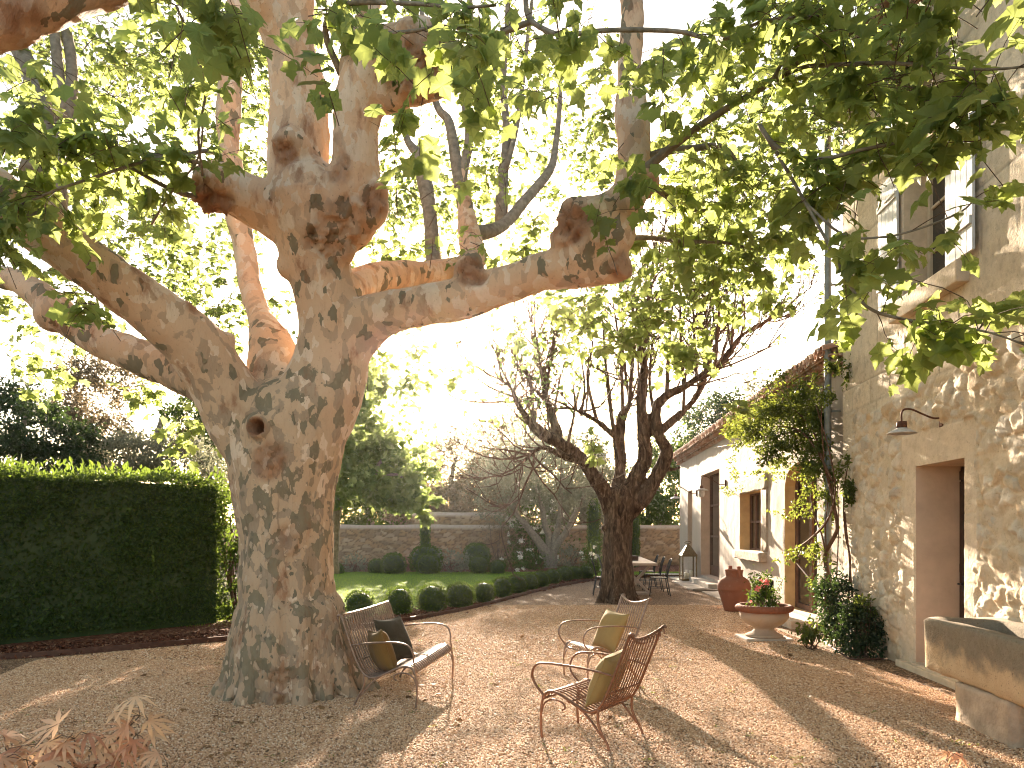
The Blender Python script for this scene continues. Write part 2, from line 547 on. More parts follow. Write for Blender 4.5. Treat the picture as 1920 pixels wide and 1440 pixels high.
# ------------------------------------------------------------------ ground, gravel, lawn, beds
def poly_sheet(name, pts, z, m, label=None):
    bm = bmesh.new()
    vs_ = [bm.verts.new((p[0], p[1], z)) for p in pts]
    f = bm.faces.new(vs_)
    if f.normal.z < 0: f.normal_flip()
    bmesh.ops.triangulate(bm, faces=[f])
    me = bpy.data.meshes.new(name)
    bm.to_mesh(me); bm.free()
    o = bpy.data.objects.new(name, me)
    COL.objects.link(o)
    me.materials.append(m)
    o['kind'] = 'structure'
    return o

g = MB()
g.quad((-900, -300, -.012), (900, -300, -.012), (900, 1500, -.012), (-900, 1500, -.012))
g.build('ground', M['earth'])['kind'] = 'structure'
def wallx(y): return 4.068 + .075 * y
EDGE = dens([(-12, 7.6), (-8.5, 8.7), (-6.47, 9.43), (-5.45, 10.04), (-4.1, 11.1), (-2.75, 12.1), (-1.72, 13.6), (-.70, 15.7), (.50, 19.2), (1.56, 21.8), (2.75, 24.0), (4.3, 25.3), (6.2, 25.7)], 5)
def offset(line, d):
    tg = nrm(np.gradient(line, axis=0))
    return line + np.stack([-tg[:, 1], tg[:, 0]], 1) * np.broadcast_to(d, (len(line),))[:, None]
gravel_pts = [tuple(p) for p in EDGE] + [(6.2, 25.6), (wallx(3) + .1, 3), (4.2, -6), (-12, -6)]
poly_sheet('gravel_court', gravel_pts, 0.0, M['gravel'])
MUL = offset(EDGE, 1.05 + 2.2 * smooth(-2.6, -4.4, EDGE[:, 0]))
poly_sheet('mulch_bed', [tuple(p) for p in EDGE] + [tuple(p) for p in MUL[::-1]], 0.006, M['mulch'])
lawn_edge = offset(EDGE, .95)
poly_sheet('lawn', [tuple(p) for p in lawn_edge[21:]] + [(7, 28.6), (-9, 28.6), (-6.5, 17), (-4.3, 14.2)], 0.012, M['lawn'])
poly_sheet('planting_bed', [(-16, 28.5), (7.5, 28.5), (7.5, 34.5), (-16, 34.5)], 0.018, M['mulch'])

# mulch chips spilling over the bed
def chips(name, line0, n, w, m, size):
    i = R.integers(4, len(line0) - 2, n)
    p = line0[i] + R.normal(0, .12, (n, 2)) + nrm(np.gradient(line0, axis=0))[i][:, ::-1] * np.array((-1, 1)) * R.uniform(0.02, w, (n, 1))
    mb = MB()
    ax = nrm(R.normal(0, 1, (n, 3)) * np.array((1, 1, .35)))
    bx = nrm(np.cross(ax, R.normal(0, 1, (n, 3))))
    c = np.concatenate([p, R.uniform(.01, .035, (n, 1))], 1)
    s = R.uniform(.5, 1.3, (n, 1)) * size
    v = np.stack([c - ax * s - bx * s * .35, c + ax * s - bx * s * .3, c + ax * s * .8 + bx * s * .35, c - ax * s * .9 + bx * s * .3], 1)
    mb.add(v.reshape(-1, 3), np.arange(n * 4).reshape(n, 4))
    o = mb.build(name, m)
    o['kind'] = 'stuff'
    tag(o, 'reddish bark chips mulching the strip under the box balls and hedge', 'bark mulch')
    return o
chips('bark_mulch', EDGE, 9000, 1.0, M['mulch'], .035)

e = MB()
for a, b in zip(EDGE[8:-1], EDGE[9:]):
    d = nrm(b - a); nn = np.array((-d[1], d[0])) * .012
    v = [(*(a - nn), -.01), (*(b - nn), -.01), (*(b + nn), -.01), (*(a + nn), -.01), (*(a - nn), .075), (*(b - nn), .075), (*(b + nn), .075), (*(a + nn), .075)]
    e.add(v, [[0, 1, 5, 4], [1, 2, 6, 5], [2, 3, 7, 6], [3, 0, 4, 7], [4, 5, 6, 7]])
o = e.build('garden_edging', M['edging'])
tag(o, 'long rusty edging strip curving between gravel and lawn', 'edging')

# loose gravel: pebbles scattered over the near court
def pebble_field(name, poly, dens_, rmin, rmax, z=0.002):
    o = poly_sheet(name, poly, z, M['gravel'])
    ng = bpy.data.node_groups.new(name, 'GeometryNodeTree')
    ng.interface.new_socket('Geometry', in_out='INPUT', socket_type='NodeSocketGeometry')
    ng.interface.new_socket('Geometry', in_out='OUTPUT', socket_type='NodeSocketGeometry')
    N, L = ng.nodes, ng.links
    gi, go = N.new('NodeGroupInput'), N.new('NodeGroupOutput')
    dp = N.new('GeometryNodeDistributePointsOnFaces')
    dp.inputs['Density'].default_value = dens_
    ico = N.new('GeometryNodeMeshIcoSphere'); ico.inputs['Radius'].default_value = 1; ico.inputs['Subdivisions'].default_value = 1
    sm = N.new('GeometryNodeSetMaterial'); sm.inputs['Material'].default_value = M['pebble']
    iop = N.new('GeometryNodeInstanceOnPoints')
    rv = N.new('FunctionNodeRandomValue'); rv.data_type = 'FLOAT_VECTOR'
    rv.inputs[0].default_value = (-.5, -.5, 0); rv.inputs[1].default_value = (.5, .5, 6.283)
    sv = N.new('FunctionNodeRandomValue'); sv.data_type = 'FLOAT_VECTOR'
    sv.inputs[0].default_value = (rmin, rmin * .85, rmin * .75); sv.inputs[1].default_value = (rmax, rmax * .85, rmax * .75)
    sv.inputs['Seed'].default_value = 5
    L.new(gi.outputs[0], dp.inputs[0]); L.new(dp.outputs['Points'], iop.inputs['Points'])
    L.new(ico.outputs[0], sm.inputs[0]); L.new(sm.outputs[0], iop.inputs['Instance'])
    L.new(rv.outputs[0], iop.inputs['Rotation']); L.new(sv.outputs[0], iop.inputs['Scale'])
    L.new(iop.outputs[0], go.inputs[0])
    md = o.modifiers.new('scatter', 'NODES'); md.node_group = ng
    o['kind'] = 'stuff'
    return o
tag(pebble_field('gravel_pebbles', [(-4.9, 4.6), (4.1, 4.6), (4.35, 7.6), (4.3, 9.4), (-6.0, 9.4)], 5200, .0055, .0125), 'loose tan and orange gravel covering the near part of the court', 'gravel')
tag(pebble_field('gravel_pebbles', [(-6.0, 9.42), (4.3, 9.42), (4.35, 12.2), (4.7, 16.2), (-.55, 16.2), (-1.6, 13.7), (-2.7, 12.0), (-4.1, 11.0), (-5.4, 9.98)], 2200, .007, .0145), 'loose tan gravel covering the court around the box balls and dark tree', 'gravel')

# ------------------------------------------------------------------ the house walls: u runs along the wall, o outward, z up
WN = nrm(np.array((-1, .075, 0)))
WA = nrm(np.array((.075, 1, 0)))
def W(u, o, z):
    return np.array((wallx(u), u, z)) + WN * o
def Wv(u, o, z):
    return np.stack([wallx(u) + WN[0] * o, u + WN[1] * o, z], -1)
def wbox(mb, u0, u1, o0, o1, z0, z1, b=0.0, tint=None):
    if b:
        return mb.bevbox((u0, o0, z0), (u1, o1, z1), b, xf=lambda x, y, z: W(x, y, z), tint=tint)
    return mb.box((u0, o0, z0), (u1, o1, z1), tint, xf=lambda x, y, z: W(x, y, z))

def axis(breaks, steps):
    out = [breaks[0]]
    for a, b, s in zip(breaks[:-1], breaks[1:], steps):
        n = max(1, int(round((b - a) / s)))
        out += list(a + (b - a) * (np.arange(n) + 1) / n)
    return np.array(out)

def wall_grid(us, zs, openings, disp, colour, off=0.0):
    U, Z = np.meshgrid(us, zs, indexing='ij')
    u, z = U.ravel(), Z.ravel()
    o = disp(u, z) + off
    v = Wv(u, o, z)
    idx = np.arange(len(u)).reshape(U.shape)
    f = np.stack([idx[:-1, :-1], idx[:-1, 1:], idx[1:, 1:], idx[1:, :-1]], -1)
    uc, zc = (us[:-1] + us[1:])[:, None] / 2, (zs[:-1] + zs[1:])[None] / 2
    keep = np.ones(f.shape[:2], bool)
    for (a, b, c_, d) in openings:
        keep &= ~((uc > a) & (uc < b) & (zc > c_) & (zc < d))
    return v, f[keep], colour(u, z)

def cells(u, z, su, sz, seed, warp=.05):
    """jittered rubble cells: distance to border, cell id"""
    rr = np.random.default_rng(seed)
    P3 = np.stack([u * 5, z * 5, np.zeros_like(u)], 1)
    uu = u + warp * fbm(P3, 3, seed); zz = z + warp * .7 * fbm(P3 + 31, 3, seed + 9)
    nu, nz = int(u.max() / su) + 4, int(z.max() / sz) + 4
    ju, jz = rr.uniform(-.42, .42, (nu, nz)), rr.uniform(-.42, .42, (nu, nz))
    iu, iz = np.floor(uu / su).astype(int), np.floor(zz / sz).astype(int)
    f1 = np.full(len(u), 9.0); f2 = f1.copy(); cid = np.zeros(len(u), int)
    for du in (-1, 0, 1, 2):
        for dz in (-1, 0, 1, 2):
            a, b = np.clip(iu + du, 0, nu - 1), np.clip(iz + dz, 0, nz - 1)
            d = np.hypot(uu / su - (a + .5 * (b % 2) + ju[a, b]), zz / sz - (b + jz[a, b]))
            new = d < f1
            f2 = np.where(new, f1, np.minimum(f2, d))
            cid = np.where(new, a * 1000 + b, cid)
            f1 = np.where(new, d, f1)
    return f1, f2 - f1, cid

def halfpipe(mb, u, z, o0, o1, r, up=True, dz=0.0, th=.014, seg=6):
    s = 1 if up else -1
    vs_ = []
    for (o, zz) in ((o0, z), (o1, z + dz)):
        for rad in (r, r - th):
            for k in range(seg + 1):
                an = math.pi * k / seg
                vs_.append(W(u + rad * math.cos(an), o, zz + s * rad * math.sin(an)))
    n = seg + 1
    f = []
    for k in range(seg):
        f += [[k, k + 1, 2 * n + k + 1, 2 * n + k], [n + k, n + k + 1, 3 * n + k + 1, 3 * n + k], [k, k + 1, n + k + 1, n + k]]
    mb.add(vs_, f)

def genoise(mb, u0, u1, z0, off=0.0, rows=2, pitch=.165):
    for r in range(rows):
        oo = off + .10 + .11 * r
        z = z0 + .125 * r
        k = 0
        u = u0 + pitch * (.5 if r % 2 else 0) + .09
        while u < u1 - .08:
            halfpipe(mb, u, z, off - .04, oo + random.uniform(-.012, .012), .078, True)
            u += pitch
        wbox(mb, u0, u1, off - .05, oo + .015, z + .088, z + .116)
def tile_roof(mb, u0, u1, z0, o_eave, run, slope, pitch=.21):
    u = u0 + .1
    while u < u1 - .05:
        j = random.uniform(-.02, .02)
        halfpipe(mb, u, z0 + .02, o_eave + j, o_eave - run, .095, True, run * slope, .016)
        halfpipe(mb, u + pitch / 2, z0 + .03, o_eave - .03 + j, o_eave - run, .085, False, run * slope, .016)
        u += pitch
    a, b, c_, d = W(u0, o_eave - .12, z0 - .03), W(u1, o_eave - .12, z0 - .03), W(u1, o_eave - run, z0 - .03 + (run - .12) * slope), W(u0, o_eave - run, z0 - .03 + (run - .12) * slope)
    mb.quad(a, b, c_, d)

# ---- tall stone house
house = thing('stone_farmhouse', 'tall two storey stone farmhouse with rubble lower wall and grey white shutters at the right', 'house', W(8.2, 0, 0))
DU0, DU1, DZ0, DZ1 = 7.66, 8.73, .09, 2.38
WU0, WU1, WZ0, WZ1 = 7.93, 9.05, 4.40, 6.05
HEND, HTOP = 11.05, 7.7
us = axis([1.0, 6.0, 7.38, DU0, WU0, DU1, WU1, 10.7, HEND], [.12, .028, .02, .02, .02, .02, .02, .03])
zs = axis([0, DZ0, DZ1, 2.80, 3.7, WZ0, WZ1, HTOP], [.03, .019, .02, .02, .03, .03, .04])
def surround(u, z):
    jl = (u > DU1 - .001) & (u < 9.03 + .05 * np.sign(np.sin(z * 5.2))) & (z < 2.78)
    jr = (u < DU0 + .001) & (u > 7.42 - .03 * np.sign(np.sin(z * 4.1 + 1))) & (z < 2.78)
    lt = (z > DZ1 - .001) & (z < 2.78) & (u > 7.41) & (u < 9.05)
    win = (u > WU0 - .22) & (u < WU1 + .20) & (z > WZ0 - .02)
    return jl | jr | lt, win
def rub_mask(u, z):
    zb = 3.26 + .26 * smooth(8.2, 7.2, u) + .05 * np.sin(u * 3.1) + .06 * fbm(np.stack([u * 2, z * 2, z * 0], 1), 3, 4)
    s, w = surround(u, z)
    m = smooth(.04, -.04, z - zb) * smooth(10.75, 10.62, u)
    m = np.where(s, 0, m)
    return m
_memo = {}
def tall_fields(u, z):
    k = len(u)
    if k in _memo: return _memo[k]
    f1, bd, cid = cells(u, z, .25, .175, 3, .07)
    rr = np.random.default_rng(8)
    lut = rr.uniform(0, 1, (300000, 5))
    L_ = lut[cid % 300000]
    f1b, bdb, cidb = cells(u, z, .12, .10, 5, .05)
    m = rub_mask(u, z)
    P3 = np.stack([u, z, z * 0], 1)
    big = smooth(.03, .26, bd) * (L_[:, 0] > .36) * (.25 + .75 * L_[:, 1])
    L2 = lut[(cidb + 7777) % 300000]
    small = smooth(.05, .30, bdb) * (L2[:, 0] > .62) * (1 - smooth(.0, .2, big))
    h = m * (.043 * big + .020 * small + .022 * fbm(P3 * 9, 4, 2) + .012 * fbm(P3 * 30, 3, 6))
    # dressed courses
    course = .335
    row = np.floor(z / course).astype(int)
    zc = np.abs(z - np.round(z / course) * course)
    off = (row * 2654435761 % 1000) / 1000 * .8
    bw = .62
    uu = (u + off) / bw
    blk = np.floor(uu).astype(int)
    uc = np.abs(uu - np.round(uu)) * bw
    s, w = surround(u, z)
    joint = np.maximum(smooth(.014, .004, zc), smooth(.012, .004, uc)) * (z > 3.1) * (vnoise(P3 * 1.7, 3) > -.35)
    pit = smooth(.25, .5, fbm(P3 * 22, 3, 12))
    hs = (1 - m) * (-.010 * joint - .008 * pit + .005 * fbm(P3 * 6, 3, 21))
    ss = s.astype(float)
    jamb = ss * (.012 + .006 * fbm(P3 * 12, 3, 5) - .008 * ((np.abs((z + .35) % .72) < .012) & (z < DZ1)))
    h = h + np.where(s, jamb, hs)
    h = np.where(w, .012 + .002 * fbm(P3 * 9, 2, 5), h)
    edge = np.minimum.reduce([np.maximum(np.abs(u - a), np.maximum(z - z1, z0 - z)) for a, z0, z1 in ((DU0, DZ0, DZ1), (DU1, DZ0, DZ1), (WU0, WZ0, WZ1), (WU1, WZ0, WZ1))] + [u * 0 + 9])
    h = h * np.where(edge < .004, 0, 1)
    # colours
    pal = np.array([(.52, .49, .44), (.66, .58, .48), (.52, .36, .22), (.70, .62, .52), (.42, .35, .27), (.60, .46, .31), (.40, .35, .30), (.62, .56, .49)])
    mortar = np.array((.60, .485, .355)) * (1 + .16 * fbm(P3 * 3, 4, 15))[:, None]
    stone = pal[(L_[:, 2] * 8).astype(int) % 8] * (.85 + .3 * L_[:, 3])[:, None]
    stone2 = pal[(L2[:, 2] * 8).astype(int) % 8] * (.85 + .3 * L2[:, 3])[:, None]
    wb = (smooth(.10, .25, bd) * (L_[:, 0] > .36) * (.35 + .5 * L_[:, 4]))[:, None]
    ws = (smooth(.1, .3, bdb) * (L2[:, 0] > .62) * .7 * (wb[:, 0] < .05))[:, None]
    cr = mortar * (1 - wb) + stone * wb
    cr = cr * (1 - ws) + stone2 * ws
    tb = lut[(row * 37 + blk * 101) % 300000][:, 0]
    ca = np.array((.67, .565, .43)) * (.92 + .14 * tb)[:, None] * (1 + .10 * fbm(P3 * 2, 4, 25))[:, None]
    ca = ca * (1 - .35 * joint)[:, None] * (1 - .2 * pit)[:, None]
    cs = np.array((.66, .54, .41)) * (1 + .10 * fbm(P3 * 4, 4, 35))[:, None]
    cc = cr * m[:, None] + ca * (1 - m)[:, None]
    cc = np.where((s | w)[:, None], cs, cc)
    low_tone = (smooth(.35, 0, z + .15 * fbm(P3 * 3, 3, 44)) * .35)[:, None]  # mixes in a darker tone towards the foot of the wall
    cc = cc * (1 - low_tone) + np.array((.27, .24, .17)) * low_tone
    _memo[k] = (h, np.clip(cc, .02, .9))
    return _memo[k]
v, f, tc = wall_grid(us, zs, [(DU0, DU1, DZ0, DZ1), (WU0, WU1, WZ0, WZ1)], lambda u, z: tall_fields(u, z)[0], lambda u, z: tall_fields(u, z)[1])
mb = MB(); mb.add(v, f, tc)
flat = (.5, .4, .28)
def wq(mb, pts, tint=None): mb.quad(*[W(*p) for p in pts], tint=tint)
wq(mb, [(HEND, 0, 0), (HEND, 0, HTOP), (HEND, -7, HTOP + 1.6), (HEND, -7, 0)], flat)
wq(mb, [(1, -7, 0), (HEND, -7, 0), (HEND, -7, HTOP + 1.6), (1, -7, HTOP + 1.6)], flat)
wq(mb, [(1, 0, 0), (1, -7, 0), (1, -7, HTOP + 1.6), (1, 0, HTOP)], flat)
mb.build('wall', M['rubble_stone'], house, True)

mb = MB()
genoise(mb, 1.0, HEND + .1, HTOP - .04, 0, 2)
mb.build('cornice', M['roof_tile'], house)
mb = MB()
tile_roof(mb, 1.0, HEND + .2, HTOP + .24, .36, 7.4, .25)
mb.build('roof', M['roof_tile'], house)

def reveal(name, u0, u1, z0, z1, depth, m, parent, top=True, off=0.0, sill=True):
    mb = MB()
    d = off - depth
    wq(mb, [(u1, off, z0), (u1, off, z1), (u1, d, z1), (u1, d, z0)])
    wq(mb, [(u0, off, z0), (u0, d, z0), (u0, d, z1), (u0, off, z1)])
    if top: wq(mb, [(u0, off, z1), (u0, d, z1), (u1, d, z1), (u1, off, z1)])
    if sill: wq(mb, [(u0, off, z0), (u1, off, z0), (u1, d, z0), (u0, d, z0)])
    return mb.build(name, m, parent)
reveal('door_reveal', DU0, DU1, DZ0, DZ1, .50, M['pink_reveal'], house)
mb = MB(); wbox(mb, 7.35, 9.05, .014, .10, -.05, .075, .012)
mb.build('plinth', M['dressed_stone'], house, False)
mb = MB(); wbox(mb, DU0 + .01, DU1 - .01, -.47, .06, .055, .098, .008)
mb.build('door_step', M['dressed_stone'], house, False)
# door: frame, two planked leaves, handle
mb = MB()
wbox(mb, DU0 + .005, DU1 - .005, -.56, -.50, .10, 2.37, .004)
for k, (a, b) in enumerate(((DU0 + .02, 8.19), (8.205, DU1 - .02))):
    for zz in (.16, 1.15, 2.22):
        wbox(mb, a + .01, b - .01, -.50, -.47, zz, zz + .10, .006)
    for uu in (a + .01, b - .10):
        wbox(mb, uu, uu + .09, -.498, -.472, .27, 2.20, .006)
door = mb.build('door', M['dark_wood'], house)
mb = MB()
mb.tube([W(8.60, -.47, 1.02), W(8.60, -.41, 1.02), W(8.52, -.41, 1.02)], .011, 8)
wbox(mb, 8.58, 8.63, -.475, -.462, .93, 1.11, .004)
mb.build('handle', M['black_iron'], door)

# upper window
reveal('window_reveal', WU0, WU1, WZ0, WZ1, .36, M['dressed_stone'], house)
mb = MB()
for (a, b) in ((WU0, WU0 + .07), (WU1 - .07, WU1), ((WU0 + WU1) / 2 - .05, (WU0 + WU1) / 2 + .05)):
    wbox(mb, a + .002, b - .002, -.34, -.27, WZ0 + .002, WZ1 - .002, .008)
for zz in (WZ0 + .002, WZ0 + .55, WZ0 + 1.08, WZ1 - .072):
    for (a, b) in ((WU0 + .07, (WU0 + WU1) / 2 - .05), ((WU0 + WU1) / 2 + .05, WU1 - .07)):
        hgt = .07 if zz in (WZ0 + .002, WZ1 - .072) else .03
        wbox(mb, a, b, -.33, -.285, zz, zz + hgt, .004)
win = mb.build('window', M['cream_paint'], house)
mb = MB(); wq(mb, [(WU0, -.31, WZ0), (WU0, -.31, WZ1), (WU1, -.31, WZ1), (WU1, -.31, WZ0)])
mb.build('pane', M['glass'], win)
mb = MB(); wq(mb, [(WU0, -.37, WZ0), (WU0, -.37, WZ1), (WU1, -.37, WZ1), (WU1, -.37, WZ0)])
mb.build('dark_backing', M['dark_void'], win)  # flat dark sheet in place of the unlit room behind the pane
mb = MB(); wbox(mb, WU0 - .36, WU1 + .13, -.02, .13, WZ0 - .235, WZ0 - .003, .018)
mb.build('window_sill', M['dressed_stone'], house)
def shutter(u0, u1, o, name='shutter'):
    mb = MB()
    n = 5
    for k in range(n):
        a = u0 + (u1 - u0) * k / n; b = u0 + (u1 - u0) * (k + 1) / n
        wbox(mb, a + .003, b - .003, o, o + .028, WZ0 + .02, WZ1 - .02, .004)
    for zz in (WZ0 + .28, WZ1 - .36):
        wbox(mb, u0 + .01, u1 - .01, o + .0285, o + .052, zz, zz + .085, .006)
    s = mb.build(name, M['white_paint'], house)
    for zz in (WZ0 + .32, WZ1 - .32):
        mb = MB()
        mb.tube([W((u0 if u0 > 8.5 else u1), o + .056, zz), W((u0 + u1) / 2, o + .056, zz)], .012, 6, flat=.4)
        mb.build('hinge', M['white_paint'], s)
    return s
shutter(7.37, 7.91, .045)
shutter(9.07, 9.62, .045)

# ---- low rendered wing
wing = thing('rendered_wing', 'low cream rendered wing with tiled double eave beyond the stone house', 'building', W(19, 0, 0))
LO, LEND, LTOP = -.05, 27.5, 4.02
OPN = {'slit': (24.75, 25.65, .95, 2.94), 'fdoor': (20.3, 23.15, .24, 3.30), 'win': (15.82, 17.9, 1.16, 2.48), 'arch': (12.35, 14.2, .17, 2.86), 'vent': (14.95, 16.1, .22, .62)}
us = axis([11.05, 12.35, 14.2, 14.95, 15.82, 16.1, 17.9, 20.3, 23.15, 24.75, 25.65, LEND], [.06] * 11)
zs = axis([0, .17, .22, .24, .62, .95, 1.16, 2.48, 2.86, 2.94, 3.30, LTOP + .06], [.06] * 11)
def ldisp(u, z):
    P3 = np.stack([u, z, z * 0], 1)
    h = .018 * fbm(P3 * 1.4, 3, 61) + .006 * fbm(P3 * 7, 3, 62)
    for (a, b, c_, d) in OPN.values():
        on = ((np.abs(u - a) < .002) | (np.abs(u - b) < .002)) & (z > c_ - .01) & (z < d + .01) | ((np.abs(z - c_) < .002) | (np.abs(z - d) < .002)) & (u > a - .01) & (u < b + .01)
        h = np.where(on, 0, h)
    return h
v, f, tc = wall_grid(us, zs, list(OPN.values()), ldisp, lambda u, z: np.ones((len(u), 3)), LO)
mb = MB(); mb.add(v, f, tc)
# spandrels of the arched door
a, b, c_, d = OPN['arch']
un = np.linspace(a, b, 15); zar = 2.46 + .39 * np.sqrt(np.clip(1 - ((un - (a + b) / 2) / ((b - a) / 2)) ** 2, 0, 1))
for i in range(14):
    wq(mb, [(un[i], LO, zar[i]), (un[i + 1], LO, zar[i + 1]), (un[i + 1], LO, d), (un[i], LO, d)])
wq(mb, [(LEND, LO, 0), (LEND, LO, LTOP), (LEND, -5, LTOP + 1.2), (LEND, -5, 0)])
wq(mb, [(11.05, -5, 0), (LEND, -5, 0), (LEND, -5, LTOP + 1.2), (11.05, -5, LTOP + 1.2)])
mb.build('wall', M['lime_render'], wing, True)
mb = MB(); genoise(mb, 11.08, LEND + .1, LTOP, LO, 2, .16)
mb.build('eave', M['roof_tile'], wing)
mb = MB(); tile_roof(mb, 11.08, LEND + .15, LTOP + .27, .27, 5.2, .26, .2)
mb.build('roof', M['roof_tile'], wing)
for key, m, dep in (('slit', 'pink_reveal', .3), ('fdoor', 'pink_reveal', .32), ('win', 'ochre_reveal', .30)):
    a, b, c_, d = OPN[key]
    reveal('door_reveal' if key == 'fdoor' else 'window_reveal', a, b, c_, d, dep, M[m], wing, off=LO)
a, b, c_, d = OPN['arch']
mb = MB()
dd = LO - .24
wq(mb, [(b, LO, c_), (b, LO, zar[-1]), (b, dd, zar[-1]), (b, dd, c_)])
wq(mb, [(a, LO, c_), (a, dd, c_), (a, dd, zar[0]), (a, LO, zar[0])])
for i in range(14):
    wq(mb, [(un[i], LO, zar[i]), (un[i], dd, zar[i]), (un[i + 1], dd, zar[i + 1]), (un[i + 1], LO, zar[i + 1])])
wq(mb, [(a, LO, c_), (b, LO, c_), (b, dd, c_), (a, dd, c_)])
mb.build('door_reveal', M['ochre_reveal'], wing)

def glazed(name, key, depth, cols, rows, m, bar=.05, mull=.09, panel=0.0, pane='pane'):
    a, b, c_, d = OPN[key]
    o0 = LO - depth
    mb = MB()
    for k in range(cols + 1):
        u = a + (b - a) * k / cols
        w = mull if k not in (0, cols) else mull * 1.2
        lo, hi = max(a + .002, u - w / 2), min(b - .002, u + w / 2)
        wbox(mb, lo, hi, o0 - .03, o0 + .03, c_ + .002, d - .002, .006)
    for k in range(rows + 1):
        z = c_ + panel + (d - c_ - panel) * k / rows
        w = bar if k not in (0, rows) else bar * 1.7
        lo, hi = max(c_ + .003, z - w / 2), min(d - .003, z + w / 2)
        wbox(mb, a + .01, b - .01, o0 - .02, o0 + .02, lo, hi)
    if panel:
        wbox(mb, a + .01, b - .01, o0 - .015, o0 + .008, c_ + .004, c_ + panel)
    w = mb.build(name, M[m], wing)
    mb = MB(); wq(mb, [(a, o0 - .01, c_), (a, o0 - .01, d), (b, o0 - .01, d), (b, o0 - .01, c_)])
    mb.build(pane, M['glass'], w)
    return w
glazed('glazed_door', 'fdoor', .30, 2, 3, 'brown_frame', .06, .14, .25)
glazed('window', 'slit', .28, 1, 2, 'brown_frame')
glazed('barred_window', 'win', .26, 4, 2, 'brown_frame', .05, .07)
gd = glazed('arched_door', 'arch', .22, 2, 1, 'brown_frame', .06, .14, .05)
mb = MB(); a, b, c_, d = OPN['vent']
wq(mb, [(a, LO - .25, c_), (a, LO - .25, d), (b, LO - .25, d), (b, LO - .25, c_)])
wq(mb, [(b, LO, c_), (b, LO, d), (b, LO - .25, d), (b, LO - .25, c_)]); wq(mb, [(a, LO, d), (a, LO - .25, d), (b, LO - .25, d), (b, LO, d)])
mb.build('cellar_vent', M['dark_void'], wing)
# rough stone frame of the small window
def rough(mb, u0, u1, o0, o1, z0, z1, amp=.02, n=8, seed=0):
    bm = bmesh.new(); bmesh.ops.create_cube(bm, size=1)
    bmesh.ops.subdivide_edges(bm, edges=bm.edges[:], cuts=n, use_grid_fill=True)
    v = np.array([p.co[:] for p in bm.verts]); bm.verts.index_update()
    f = [[p.index for p in q.verts] for q in bm.faces]; bm.free()
    q = np.array(((u0 + u1) / 2, (o0 + o1) / 2, (z0 + z1) / 2)) + v * np.array((u1 - u0, o1 - o0, z1 - z0))
    for ax in range(3):
        q[:, ax] += amp * fbm(q * 6 + ax * 17 + seed, 3, 70 + ax + seed)
    mb.add(Wv(q[:, 0], q[:, 1], q[:, 2]), f)
a, b, c_, d = OPN['win']
mb = MB()
rough(mb, 15.35, 18.0, LO - .1, LO + .035, d + .012, d + .33, .025, 10, 1)
rough(mb, 15.40, a - .015, LO - .1, LO + .03, c_ + .02, d + .005, .025, 8, 2)
rough(mb, 15.45, 18.05, LO - .12, LO + .13, c_ - .20, c_ - .012, .03, 10, 3)
mb.build('window_surround', M['grey_stone'], wing, True)
mb = MB(); wbox(mb, 20.15, 23.3, LO + .02, .28, -.05, .16, .015)
mb.build('door_step', M['pale_paving'], wing)
mb = MB(); wbox(mb, 12.25, 14.3, LO + .02, .40, -.05, .135, .015)
mb.build('door_step', M['pale_paving'], wing)

# drain pipe down the corner
dp = thing('drain_pipe', 'grey zinc drain pipe running down the corner between stone house and rendered wing', 'drain pipe', W(11.25, .10, 0))
mb = MB(); mb.tube([W(11.22, .16, z) for z in np.linspace(.75, 7.75, 12)], .052, 14)
p = mb.build('pipe', M['zinc'], dp, True)
mb = MB(); mb.tube([W(11.22, .16, 0.0), W(11.22, .16, .80)], .062, 14)
mb.build('lower_pipe', M['lamp_rust'], dp, True)
for z in (1.5, 3.4, 5.3):
    mb = MB(); mb.tube([W(11.22, .16, z), W(11.22, .16, z + .05)], .06, 14); wbox(mb, 11.21, 11.23, -.03, .11, z + .01, z + .04)
    mb.build('bracket', M['zinc'], dp)

# paving along the wing
mb = MB()
uu = 14.6
while uu < 27.4:
    l = random.uniform(1.2, 2.1); w = .62 + .12 * math.sin(uu) + max(0, (uu - 18) * .02)
    wbox(mb, uu + .008, min(uu + l, 27.45) - .008, LO + .03, w + random.uniform(-.05, .05), -.03, .022 + random.uniform(0, .006), .006)
    uu += l
o = mb.build('stone_paving', M['pale_paving']); o['kind'] = 'structure'

